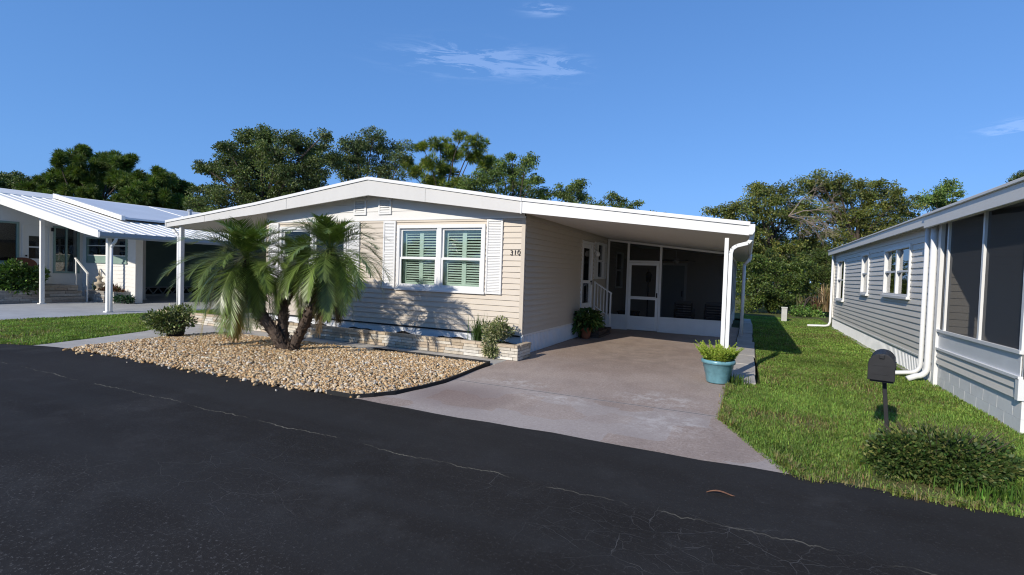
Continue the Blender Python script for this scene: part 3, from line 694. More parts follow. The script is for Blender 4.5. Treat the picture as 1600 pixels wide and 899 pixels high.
for a_, c_ in zip(dp, dp[1:]): b.bar(a_, c_, .058, .05, up=(0, 1, 0))
hb(b, 'downspout', 'white_pvc', bevel=.006)
downspout([(.02, 15.2, 2.31), (.02, 15.2, 2.2), (-.12, 15.2, 2.02), (-.12, 15.2, .05)], .08, .07)
b = MB(); b.box(-.365, -.303, 8.60, 8.67, -.02, 2.26); post = hb(b, 'carport_post', 'white', bevel=.006)
b = MB(); b.box(-.43, -.28, 8.57, 8.72, -.01, .02); hb(b, 'base_plate', 'white', parent=post)
b = MB(); b.box(-14.33, -14.23, 8.58, 8.68, .25, 2.60); hb(b, 'carport_post', 'white', bevel=.006)
b = MB(); b.box(-14.33, -14.23, 14.5, 14.6, -.02, 2.60); hb(b, 'carport_post', 'white', bevel=.006)
downspout([(-14.66, 8.62, 2.58), (-14.66, 8.62, 2.50), (-14.5, 8.62, 2.38), (-14.40, 8.62, 2.30), (-14.39, 8.62, .27)], .08, .06)

# front windows
def put_front(b, x0, x1, d0, d1, z0, z1): b.box(x0, x1, HY-d1, HY-d0, z0, z1)
def front_window(x0, x1):
    b = MB(); ring(b, x0, x1, WZ0, WZ1, .075, -.07, .045, put_front)
    xm = (x0+x1)/2; put_front(b, xm-.055, xm+.055, -.07, .038, WZ0+.075, WZ1-.075)
    fr = hb(b, 'window', 'white_pvc', bevel=.005)
    b = MB(); put_front(b, x0-.02, x1+.02, -.01, .062, WZ0-.025, WZ0+.02); hb(b, 'sill', 'white_pvc', parent=fr, bevel=.004)
    zm = (WZ0+WZ1)/2-.02
    for a, c in ((x0+.075, xm-.055), (xm+.055, x1-.075)):
        for za, zb, d in ((WZ0+.075, zm+.02, .008), (zm-.015, WZ1-.075, -.02)):
            b = MB(); ring(b, a+.002, c-.002, za+.002, zb, .042, d-.022, d+.012, put_front); s = hb(b, 'sash', 'white_pvc', parent=fr)
            b = MB(); b.box(a+.04, c-.04, HY-d+.001, HY-d+.006, za+.04, zb-.04); hb(b, 'pane', 'glass', parent=fr)
        # plantation shutter inside: two leaves per bay, an upper and a lower tier
        b = MB(); yy = HY+.105; m_ = (a+c)/2
        put = lambda bb, p, q, d0, d1, r, t: bb.box(p, q, yy+d0, yy+d1, r, t)
        ring(b, a-.01, c+.01, WZ0+.06, WZ1-.06, .10, 0, .03, put)
        b.box(m_-.05, m_+.05, yy+.002, yy+.028, WZ0+.1, WZ1-.1)
        b.box(a+.06, c-.06, yy+.004, yy+.026, zm-.055, zm+.04)
        for p, q in ((a+.088, m_-.048), (m_+.048, c-.088)):
            louvre_panel(b, p, q, yy+.015, WZ0+.155, zm-.06, 'y', 9, tilt=1.05)
            louvre_panel(b, p, q, yy+.015, zm+.045, WZ1-.155, 'y', 9, tilt=1.05)
        hb(b, 'plantation_shutter', 'mint', parent=fr)
    return fr
front_window(*W1); front_window(*W2)
def ext_shutter(x0, x1):
    b = MB(); z0, z1 = 1.16, 2.65
    put_front(b, x0, x0+.035, 0, .05, z0, z1); put_front(b, x1-.035, x1, 0, .05, z0, z1)
    zm = z0+(z1-z0)*.52
    for za, zb in ((z0, z0+.045), (z1-.045, z1), (zm-.025, zm+.025)): put_front(b, x0+.035, x1-.035, 0, .047, za, zb)
    put_front(b, x0+.03, x1-.03, .0, .022, z0+.02, z1-.02)
    louvre_panel(b, x0+.033, x1-.033, HY-.033, z0+.05, zm-.03, 'y', 22, tilt=.5)
    louvre_panel(b, x0+.033, x1-.033, HY-.033, zm+.03, z1-.05, 'y', 20, tilt=.5)
    hb(b, 'shutter', 'white')
for a, c in ((-7.37, -7.035), (-4.765, -4.41), (-8.42, -8.06), (-11.03, -10.685)): ext_shutter(a, c)
for a, c in ((-8.25, -7.885), (-7.535, -7.175)):
    b = MB(); ring(b, a, c, 2.80, 3.155, .045, 0, .045, put_front); vf = hb(b, 'vent', 'white')
    b = MB(); put_front(b, a+.04, c-.04, -.01, .016, 2.84, 3.115); louvre_panel(b, a+.045, c-.045, HY-.03, 2.85, 3.11, 'y', 5, tilt=.55); hb(b, 'vent_louvre', 'white', parent=vf)
# house number
def text_part(txt, size, M, mat, parent, name, depth=.008):
    cu = bpy.data.curves.new(name, 'FONT'); cu.body = txt; cu.size = size; cu.extrude = depth; cu.offset = -.0015; cu.space_character = 1.08
    tmp = bpy.data.objects.new(name, cu); COL.objects.link(tmp); dg = bpy.context.evaluated_depsgraph_get()
    me = bpy.data.meshes.new_from_object(tmp.evaluated_get(dg)); bpy.data.objects.remove(tmp)
    me.transform(M); me.name = name; return link_mesh(name, me, mat, parent)
text_part('310', .145, Matrix.Translation((-4.245, HY-.028, 1.945)) @ Matrix.Rotation(math.pi/2, 4, 'X'), 'number', house, 'house_number')
# side door
def put_side(b, u0, u1, d0, d1, z0, z1): b.box(HX1+d0, HX1+d1, u0, u1, z0, z1)
b = MB(); ring(b, DOOR[0], DOOR[1], DOOR[2]-.08, DOOR[3], .075, -.06, .04, put_side); put_side(b, DOOR[0], DOOR[1], -.06, .03, .38, .47); dfr = hb(b, 'door', 'white_pvc')
b = MB(); a, c = DOOR[0]+.078, DOOR[1]-.078
ring(b, a, c, DOOR[2], DOOR[3]-.08, .10, -.035, .012, put_side); put_side(b, a+.1, c-.1, -.034, .010, 1.38, 1.46); put_side(b, a+.1, c-.1, -.034, .010, .65, .85)
hb(b, 'storm_door', 'white_pvc', parent=dfr)
b = MB(); put_side(b, a+.09, c-.09, -.02, -.014, .84, 2.33); hb(b, 'pane', 'glass', parent=dfr)
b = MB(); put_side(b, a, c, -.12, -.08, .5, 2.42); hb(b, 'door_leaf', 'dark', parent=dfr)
b = MB(); b.tube([(HX1+.01, c-.05, 1.42), (HX1+.06, c-.05, 1.42)], .014); b.tube([(HX1+.06, c-.05, 1.46), (HX1+.06, c-.05, 1.34)], .012); hb(b, 'handle', 'black', parent=dfr)
# side window
def side_window(u0, u1, z0, z1, shut=True):
    b = MB(); ring(b, u0, u1, z0, z1, .06, -.06, .04, put_side); put_side(b, u0+.06, u1-.06, -.05, .02, (z0+z1)/2-.03, (z0+z1)/2+.03); fr = hb(b, 'window', 'white_pvc')
    b = MB(); put_side(b, u0+.05, u1-.05, -.03, -.024, z0+.05, z1-.05); hb(b, 'pane', 'glass', parent=fr)
    b = MB(); put_side(b, u0-.02, u1+.02, -.2, -.16, z0-.02, z1+.02); hb(b, 'window_backing', 'dark', parent=fr)  # near-black sheet behind the glass, painted-in darkness of the room
side_window(*SW); side_window(16.2, 17.2, 1.2, 2.4)
for u0, u1 in ((13.64, 13.93), (14.74, 14.98)):
    b = MB(); put_side(b, u0, u1, 0, .03, 1.5, 2.55); louvre_panel(b, u0+.03, u1-.03, HX1+.035, 1.55, 2.5, 'x', 20, tilt=-.4); hb(b, 'shutter', 'white')
# wall lamp beside the door
lampo = thing('wall_lamp', 'small white wall lamp with a round shade between side door and window', 'lamp')
b = MB(); b.lathe([(.0, 0), (.05, .0), (.05, .03), (.02, .05), (.0, .05)], (0, 0, 0), 12)
b.v = [(HX1+.02+z, 13.57+x, 2.28+y) for x, y, z in b.v]; b.build('back_plate', 'white_pvc', lampo, True)
b = MB(); b.tube([(HX1+.06, 13.57, 2.28), (HX1+.11, 13.57, 2.27), (HX1+.13, 13.57, 2.24)], .012); b.build('arm', 'white_pvc', lampo, True)
b = MB(); b.lathe([(.02, .08), (.05, .05), (.07, .0), (.06, -.06), (.03, -.08), (0, -.08)], (HX1+.13, 13.57, 2.20), 14); b.build('lamp_shade', 'white_pvc', lampo, True)

# screened lanai
LY = 15.0
ctop = lambda x: roof_top(x)-cb(x)-.004
b = MB()
def post(b, x0, x1, z0, z1): b.box(x0, x1, LY-.03, LY+.03, z0, z1)
for x0, x1 in ((-3.90, -3.84), (-3.30, -3.235), (-2.355, -2.29), (-.52, -.44)): post(b, x0, x1, 0, ctop((x0+x1)/2)-.02)
b.prism([(-3.9, ctop(-3.9)), (-.44, ctop(-.44)), (-.44, ctop(-.44)-.06), (-3.9, ctop(-3.9)-.06)], 'y', LY-.026, LY+.034)
b.box(-3.84, -3.30, LY-.025, LY+.025, .40, .45); b.box(-2.29, -.52, LY-.025, LY+.025, .40, .45)
b.box(-3.84, -3.30, LY-.02, LY+.02, 0, .04); b.box(-2.29, -.52, LY-.02, LY+.02, 0, .04)
b.box(-3.235, -2.355, LY-.028, LY+.028, 2.02, 2.08)
scf = hb(b, 'screen_frame', 'white', bevel=.003)
b = MB(); b.box(-3.84, -3.30, LY-.008, LY+.008, .04, .40); hb(b, 'kick_panel', 'kick', parent=scf)
b = MB(); b.box(-2.29, -.52, LY-.008, LY+.008, .04, .40); hb(b, 'kick_panel', 'kick', parent=scf)
for x0, x1, z0 in ((-3.84, -3.30, .45), (-3.235, -2.355, 2.08), (-2.29, -.52, .45)):
    b = MB(); b.add([(x0, LY, z0), (x1, LY, z0), (x1, LY, ctop(x1)-.05), (x0, LY, ctop(x0)-.05)], [(0, 1, 2, 3)]); hb(b, 'screen', 'screen', parent=scf)
b = MB(); x0, x1 = -3.23, -2.36
def putl(b, p, q, d0, d1, r, t): b.box(p, q, LY-.04+d0, LY-.04+d1, r, t)
ring(b, x0, x1, .02, 2.015, .075, -.01, .03, putl); putl(b, x0+.075, x1-.075, -.01, .028, .93, 1.02); putl(b, x0+.075, x1-.075, -.01, .026, .37, .43)
sdoor = hb(b, 'screen_door', 'white_pvc', bevel=.003)
b = MB(); putl(b, x0+.07, x1-.07, .004, .014, .09, .38); hb(b, 'kick_panel', 'kick', parent=sdoor)
b = MB(); b.add([(x0+.07, LY-.03, .42), (x1-.07, LY-.03, .42), (x1-.07, LY-.03, 1.95), (x0+.07, LY-.03, 1.95)], [(0, 1, 2, 3)]); hb(b, 'screen', 'screen', parent=sdoor)
b = MB(); b.box(x1-.05, x1-.02, LY-.09, LY-.05, 1.0, 1.14); hb(b, 'handle', 'black', parent=sdoor)
# lanai right side
b = MB(); SX = -.48
for y in (LY+1.6, LY+3.3, 20.0, HY1-.05): b.box(SX-.03, SX+.03, y-.03, y+.03, 0, 2.30)
b.box(SX-.024, SX+.024, LY+.03, HY1, .40, .45); b.box(SX-.024, SX+.024, LY+.03, HY1, 2.24, 2.32); b.box(SX-.01, SX+.01, LY+.03, HY1, .0, .40)
sf = hb(b, 'side_screen_frame', 'white')
b = MB(); b.add([(SX, LY+.03, .45), (SX, HY1, .45), (SX, HY1, 2.25), (SX, LY+.03, 2.25)], [(0, 1, 2, 3)]); hb(b, 'screen', 'screen', parent=sf)
BY = 18.4
lap_wall('lanai_wall', 'beige', house, (0, BY, 0), (1, 0, 0), (0, -1, 0), -3.93, SX-.03, 0, 2.62, holes=[(-2.85, -1.95, -.1, 2.12)])
b = MB(); b.box(-3.93, SX-.04, BY+.08, BY+.12, 0, 2.5); hb(b, 'rear_partition', 'dark')
b = MB(); b.box(-2.85, -2.77, BY-.03, BY+.04, 0, 2.12); b.box(-2.03, -1.95, BY-.03, BY+.04, 0, 2.12); b.box(-2.77, -2.03, BY-.03, BY+.04, 2.04, 2.12); ld = hb(b, 'door', 'white_pvc')
b = MB(); b.box(-2.77, -2.03, BY-.01, BY+.03, .01, 2.04); hb(b, 'door_leaf', 'bluedoor', parent=ld)
b = MB(); b.box(-2.11, -2.07, BY-.06, BY-.01, .95, 1.15); hb(b, 'handle', 'black', parent=ld)

# furniture in the lanai
def lanai_chair(x, y, label):
    t = thing('patio_chair', label, 'chair', (x, y, 0), 'slatted chairs inside the screened porch')
    b = MB()
    for sx in (-.27, .27): b = MB(); b.box(sx-.025, sx+.025, -.28, .30, .56, .60); b.build('armrest', 'wicker', t)
    for sx in (-.27, .27):
        for sy in (-.26, .27): bb = MB(); bb.box(sx-.022, sx+.022, sy-.022, sy+.022, 0, .56); bb.build('leg', 'wicker', t)
    b = MB(); b.box(-.25, .25, -.28, .28, .33, .38)
    b.build('seat', 'wicker', t)
    b = MB()
    for sx in (-.25, .25): b.bar((sx, -.27, .36), (sx, -.36, .82), .045)
    for k in range(5): zz = .44+k*.08; b.bar((-.25, -.286-(zz-.36)*.2, zz), (.25, -.286-(zz-.36)*.2, zz), .025, .05)
    b.build('backrest', 'wicker', t)
    b = MB(); b.box(-.23, .23, -.2, .27, .385, .47); cu = b.build('cushion', 'cushion', t, bevel=.02)
    b = MB(); b.bar((-.23, -.27, .84), (.23, -.27, .84), .09, .10); b.build('headrest_cushion', 'cushion', t, bevel=.02)
    return t
lanai_chair(-1.82, 16.9, 'dark slatted patio chair behind the screen, in front of the grey-blue door')
lanai_chair(-.92, 16.9, 'dark slatted patio chair behind the screen, beside the right corner post')
t = thing('lantern_post', 'black post lantern standing behind the screen door', 'lamp', (-3.05, 17.2, 0))
b = MB(); b.lathe([(0, 0), (.14, 0), (.13, .05), (.05, .12), (.03, .3), (.022, .9), (.03, 1.1), (.02, 1.42), (.0, 1.42)], n=14); b.build('pole', 'black', t, True)
b = MB(); b.lathe([(.05, 1.42), (.085, 1.46), (.10, 1.66), (.05, 1.74)], n=6); b.build('lantern_glass', 'dark', t)
b = MB(); b.lathe([(.12, 1.66), (.06, 1.76), (.015, 1.80), (.01, 1.86), (0, 1.86)], n=6); b.build('lantern_roof', 'black', t)
t = thing('ceiling_fan', 'white ceiling fan hanging inside the screened porch', 'fan', (-2.15, 16.9, 0))
b = MB(); b.tube([(0, 0, 2.52), (0, 0, 2.22)], .015); b.build('rod', 'soffit', t)
b = MB(); b.lathe([(0, 2.24), (.10, 2.23), (.12, 2.17), (.09, 2.11), (.06, 2.05), (0, 2.03)], n=16); b.build('motor', 'soffit', t, True)
for k in range(5):
    a = k*2*math.pi/5+.4; b = MB(); Mx = Matrix.Rotation(a, 4, 'Z') @ Matrix.Translation((.37, 0, 2.16)) @ Matrix.Rotation(.2, 4, 'X'); b.obox(Mx, .48, .12, .01); b.build('blade', 'wicker', t)
t = thing('storage_box', 'low dark storage box inside the porch by the house wall', 'box', (-3.5, 16.4, 0))
b = MB(); b.box(-.3, .3, -.25, .25, 0, .42); b.build('body', 'wicker', t, bevel=.01); b = MB(); b.box(-.32, .32, -.27, .27, .42, .47); b.build('lid', 'wicker', t, bevel=.01)

# steps, handrail and brick landing at the side door
t = thing('entry_steps', 'low dark brick steps with a green mat at the side door', 'steps')
b = MB(); bx = random.Random(5)
for k in range(3):
    z0_ = k*.065
    for i in range(6): yy = 12.42+i*.2; b.box(-3.93, -3.36-.02*(k % 2)-bx.uniform(0, .02), yy, yy+.19, z0_, z0_+.058)
b.build('lower_step', 'darkbrick', t, bevel=.006)
b = MB(); b.box(-3.93, -3.62, 12.5, 13.62, .20, .42); b.build('landing', 'darkbrick', t)
b = MB(); b.box(-3.92, -3.60, 12.62, 13.5, .421, .435); b.build('door_mat', 'mat', t)
t = thing('handrail', 'white metal handrail with balusters beside the side door steps', 'handrail')
b = MB(); b.box(-4.0+.09, -3.87, 13.66, 13.70, .40, 1.43); b.build('post', 'white_pvc', t)
b = MB(); b.box(-3.45, -3.41, 13.66, 13.70, .195, 1.12); b.build('post', 'white_pvc', t)
b = MB(); b.bar((-3.88, 13.68, 1.40), (-3.40, 13.68, 1.11), .045, .035); b.build('top_rail', 'white_pvc', t)
b = MB(); b.bar((-3.88, 13.68, .74), (-3.43, 13.68, .46), .03, .025); b.build('bottom_rail', 'white_pvc', t)
for k in range(1, 5):
    f = k/5; x = -3.89+f*.45; b = MB(); b.box(x-.009, x+.009, 13.67, 13.69, .735-f*.28, 1.395-f*.28); b.build('baluster', 'white_pvc', t)

# ------------------------------------------------------------------ brick planter in front
def brick_wall(b, x0, x1, y0, y1, z0, rows, rh, blen, axis, rng, pal, gap=.008):
    for r in range(rows):
        u = (x0 if axis == 'x' else y0)-rng.uniform(0, blen*.8); e = x1 if axis == 'x' else y1; s0 = x0 if axis == 'x' else y0
        while u < e:
            L = blen*rng.uniform(.7, 1.25); a, c = max(u, s0), min(u+L, e)
            if c-a > .03:
                cap = r == rows-1
                col = rng.choice(pal[:2] if cap else pal); k = rng.uniform(.85, 1.12); b.cur = tuple(min(.8, v*k) for v in col)
                d = rng.uniform(-.004, .004); zz = z0+r*rh
                if axis == 'x': b.box(a+gap/2, c-gap/2, y0-d-(.012 if cap else 0), y1, zz+gap/2, zz+rh-gap/2)
                else: b.box(x0, x1+d+(.012 if cap else 0), a+gap/2, c-gap/2, zz+gap/2, zz+rh-gap/2)
            u += L
    b.cur = None
CREAM = [(.55, .45, .33), (.48, .385, .27), (.64, .58, .48), (.66, .60, .50), (.60, .53, .42), (.68, .64, .56), (.52, .42, .31)]
pl = thing('brick_planter', 'long cream roman brick planter wall along the front of the beige home', 'planter')
rg = random.Random(12); b = MB()
brick_wall(b, -14.6, -3.72, 8.20, 8.30, 0, 5, .057, .36, 'x', rg, CREAM)
brick_wall(b, -3.82, -3.72, 8.31, 8.80, 0, 5, .057, .3, 'y', rg, CREAM)
b.build('brick_wall', 'brick', pl)
b = MB(); b.box(-14.58, -3.835, 8.225, 8.29, -.02, .275); b.box(-3.81, -3.735, 8.3, 8.79, -.02, .275); b.build('mortar', 'concrete', pl)
b = MB(); nn = 90
for i in range(nn):
    xa, xb = -11.1+i*(7.26/nn), -11.1+(i+1)*(7.26/nn); h = lambda x, k: .20+.03*math.sin(x*5+k)+.02*math.sin(x*13+k*2)
    for k in range(4):
        ya, yb = 8.302+k*.137, 8.302+(k+1)*.137
        b.add([(xa, ya, h(xa, k)), (xb, ya, h(xb, k)), (xb, yb, h(xb, k+1)), (xa, yb, h(xa, k+1))], [(0, 1, 2, 3)])
b.build('soil', 'soil', pl, True)

# ------------------------------------------------------------------ plants
def bush_part(parent, c, r, n, size, base, alt=None, altp=0, aspect=.5, name='foliage', up=.25, lumps=14, mat='leaf', var=.25, sub=.45, droop=0.0):
    """leaf mass: leaves on the outside of many small lumps filling an ellipsoid"""
    c = np.array(c, float); r = np.array(r, float)
    d = unit(RNG.normal(size=(lumps, 3))); rad = RNG.uniform(.45, .85, (lumps, 1))
    L = d*rad
    L[:, 2] = np.maximum(L[:, 2], -.75)
    k = RNG.integers(0, lumps, n); dd = unit(RNG.normal(size=(n, 3)))
    P = L[k]+dd*sub*RNG.uniform(.6, 1.08, (n, 1))
    N = unit(unit(P)*.7+dd*.6+RNG.normal(size=(n, 3))*.5+np.array([0, 0, up]))
    V, Fc, T = leaf_cards(c+P*r, N, size*RNG.uniform(.6, 1.3, n), aspect, tints(n, base, var, alt, altp), droop)
    keep = np.repeat((V.reshape(-1, 4, 3)[:, :, 2].min(1) > -.02), 4)
    V = V[keep]; T = T[keep]
    return np_mesh(name, V, np.arange(len(V)).reshape(-1, 4), mat, parent, T)
def stems(parent, c, r, n, h0, name='stem', mat='bark', rad=.006):
    b = MB()
    for i in range(n):
        a = random.random()*6.28; q = random.random()**.5
        b.tube([(c[0]+random.uniform(-.03, .03), c[1]+random.uniform(-.03, .03), h0), (c[0]+math.cos(a)*q*r[0]*.5, c[1]+math.sin(a)*q*r[1]*.5, c[2]), (c[0]+math.cos(a)*q*r[0]*.8, c[1]+math.sin(a)*q*r[1]*.8, c[2]+r[2]*.6)], [rad, rad*.7, rad*.4], 5)
    b.build(name, mat, parent)
def grass_clump(parent, c, n, h, base, spread=.12, w_=.012, name='foliage', lean=.5, var=.25, mat='grass'):
    P = np.array(c)+np.c_[RNG.normal(0, spread*.35, (n, 2)), np.zeros(n)]
    a = RNG.random(n)*6.283; d = np.c_[np.cos(a), np.sin(a), np.zeros(n)]; s = np.c_[-np.sin(a), np.cos(a), np.zeros(n)]
    ln = (RNG.random(n)**1.3*lean)[:, None]; H_ = (h*RNG.uniform(.55, 1.1, n))[:, None]; U = np.array([0, 0, 1.0])
    pts = [P+U*H_*t*(1-.25*ln*t)+d*H_*ln*t**1.8 for t in (0, .35, .7, 1.0)]; ws = [w_, w_, w_*.75, w_*.1]
    V = np.stack([q for p, ww in zip(pts, ws) for q in (p-s*ww/2, p+s*ww/2)], 1).reshape(-1, 3); k = np.arange(n)[:, None]*8
    Fc = np.concatenate([k+np.array([2*i, 2*i+1, 2*i+3, 2*i+2]) for i in range(3)])
    return np_mesh(name, V, Fc, mat, parent, np.repeat(tints(n, base, var), 8, 0))

t = thing('grassy_plant', 'thin upright strappy green plant at the right end of the brick planter', 'plant')
grass_clump(t, (-4.72, 8.5, .2), 110, .58, (.07, .13, .035), .22, .013, lean=.55)
t = thing('variegated_bush', 'pale variegated bush spilling over the right end of the brick planter', 'bush')
bush_part(t, (-4.25, 8.40, .46), (.30, .26, .27), 2600, .05, (.16, .20, .075), (.50, .48, .27), .42, .5, lumps=22, sub=.4)
b_ = bush_part(t, (-4.28, 8.15, .22), (.17, .09, .17), 700, .05, (.16, .20, .075), (.50, .48, .27), .42, .5, name='trailing_foliage', lumps=9, sub=.5)
stems(t, (-4.25, 8.42, .42), (.2, .2, .2), 7, .19)
# left potted shrub on the stones
t = thing('potted_shrub', 'variegated shrub in a dark pot at the left end of the stone bed', 'potted plant')
b = MB(); b.lathe([(0, .0), (.15, .0), (.17, .15), (.205, .33), (.215, .34), (.215, .365), (.185, .365), (.18, .32), (0, .31)], (-10.86, 6.46, .02), 20); b.build('pot', 'darkpot', t, True)
bush_part(t, (-10.95, 6.38, .40), (.45, .42, .32), 4200, .06, (.105, .15, .05), (.40, .42, .20), .30, .5, lumps=26, sub=.38)
stems(t, (-10.88, 6.44, .38), (.35, .3, .25), 8, .3)
# terracotta pot by the door
t = thing('terracotta_potted_plant', 'leafy plant in a small terracotta pot at the foot of the shaded wall', 'potted plant')
b = MB(); b.lathe([(0, 0), (.10, 0), (.115, .08), (.15, .24), (.165, .245), (.165, .29), (.145, .29), (.14, .25), (0, .24)], (-3.66, 12.18, 0), 22); b.build('pot', 'terracotta', t, True)
bush_part(t, (-3.64, 12.16, .48), (.34, .32, .25), 620, .15, (.055, .12, .03), (.16, .22, .06), .2, .42, lumps=16, sub=.5, droop=.25)
stems(t, (-3.66, 12.18, .45), (.2, .2, .2), 8, .25)
# blue pot
t = thing('blue_potted_fern', 'bright green foxtail fern in a ribbed blue glazed pot by the carport post', 'potted plant', (-.37, 8.36, 0))
b = MB(); b.lathe([(0, .004), (.155, .004), (.165, .02), (.185, .14), (.19, .145), (.19, .16), (.197, .165), (.203, .215), (.209, .22), (.21, .235), (.218, .24), (.224, .30), (.245, .305), (.25, .33), (.243, .36), (.215, .36), (.205, .31), (0, .30)], (0, 0, 0), 36); pot = b.build('pot', 'bluepot', t, True)
b = MB(); b.lathe([(0, .306), (.206, .306)], n=20); b.build('soil', 'soil', t)
Vs, Fs, Ts, base = [], [], [], 0
for i in range(60):                                        # foxtail plumes
    a = random.random()*6.283; ln = random.random()**.8; L = random.uniform(.22, .38)
    d = np.array([math.cos(a)*ln*.5, math.sin(a)*ln*.5, 1.0]); d /= np.linalg.norm(d); p0 = np.array([math.cos(a)*ln*.13, math.sin(a)*ln*.17, .29])
    n = 330; tt = RNG.random(n); rr = .038*np.sin(np.clip(tt*1.1+.12, 0, 1)*math.pi*.92)+.004
    q = unit(RNG.normal(size=(n, 3))); P = p0+d*(tt*L)[:, None]+np.array([math.cos(a), math.sin(a), -.3])*(tt**2*.09*ln)[:, None]
    V, Fc, T = leaf_cards(P, unit(q+d*.9), rr*1.5, .28, tints(n, (.36, .46, .07), .2)*(.6+.7*tt)[:, None]); Vs.append(V); Fs.append(Fc+base); Ts.append(T); base += len(V)
np_mesh('foliage', np.concatenate(Vs), np.concatenate(Fs), 'leaf', t, np.concatenate(Ts))
t = thing('grass_tuft', 'small tuft of grass at the foot of the blue pot', 'plant')
grass_clump(t, (-.10, 8.42, 0), 120, .16, (.09, .16, .03), .25, .01, lean=.9)
# shrub in front of the mailbox
t = thing('low_shrub', 'wide low dark green shrub at the road edge in front of the mailbox', 'shrub')
for q_, r_, n_, lm in (((1.27, 5.20, .15), (.27, .25, .22), 4200, 22), ((1.55, 5.22, .19), (.30, .28, .23), 5200, 24), ((1.80, 5.42, .16), (.30, .28, .20), 3800, 18), ((1.45, 5.48, .14), (.42, .22, .20), 2600, 14), ((2.02, 5.62, .10), (.18, .2, .15), 900, 8), ((1.12, 5.32, .08), (.14, .14, .12), 500, 6)):
    bush_part(t, q_, r_, n_, .036, (.066, .112, .026), (.19, .20, .06), .2, .55, lumps=lm, sub=.36)
stems(t, (1.52, 5.38, .22), (.62, .42, .30), 70, 0, name='twig', rad=.004)
t = thing('grass_tuft', 'tall grass tuft growing out of the road edge by the low shrub', 'plant')
for cx_, cy_, nn_ in ((1.85, 5.05, 90), (1.62, 4.95, 60), (2.05, 5.12, 70)): grass_clump(t, (cx_, cy_, 0), nn_, .13, (.11, .20, .035), .25, .009, lean=.9)

# ------------------------------------------------------------------ palm
palm = thing('date_palm', 'pygmy date palm with three leaning trunks standing in the stone bed', 'palm tree')
def palm_trunk(pts, r0_, r1_):
    pts = [Vector(p) for p in pts]; b = MB(); fine = []
    for i in range(len(pts)-1):
        for k in range(7):
            t_ = k/7; p0, p1, p2, p3 = pts[max(i-1, 0)], pts[i], pts[i+1], pts[min(i+2, len(pts)-1)]
            fine.append(.5*((2*p1)+(p2-p0)*t_+(2*p0-5*p1+4*p2-p3)*t_*t_+(3*p1-p0-3*p2+p3)*t_**3))
    fine.append(pts[-1]); n = len(fine)
    b.cur = (.11, .082, .064); b.tube(fine, [r0_+(r1_-r0_)*i/(n-1)+(.035 if i == 0 else .02 if i == 1 else 0) for i in range(n)], 14)
    for j in range(int(n*11)):                           # old leaf bases
        i = random.randrange(0, n-1); f = random.random(); p = fine[i].lerp(fine[i+1], f); d = (fine[i+1]-fine[i]).normalized()
        x = d.orthogonal().normalized(); y = d.cross(x); a = random.random()*6.283; o_ = x*math.cos(a)+y*math.sin(a)
        rr = r0_+(r1_-r0_)*(i+f)/(n-1); v = random.uniform(.6, 1.5); b.cur = (.15*v, .112*v, .084*v)
        q = p+o_*(rr-.006); tip = p+o_*(rr+random.uniform(.02, .05))+d*random.uniform(.03, .07); s = d.cross(o_)*random.uniform(.012, .022)
        b.add([q-s-d*.01, q+s-d*.01, tip+s*.5, tip-s*.5, q+d*.03], [(0, 1, 2, 3), (3, 2, 4), (0, 3, 4), (1, 4, 2)])
    b.cur = None
    b.build('trunk', 'trunk', palm)
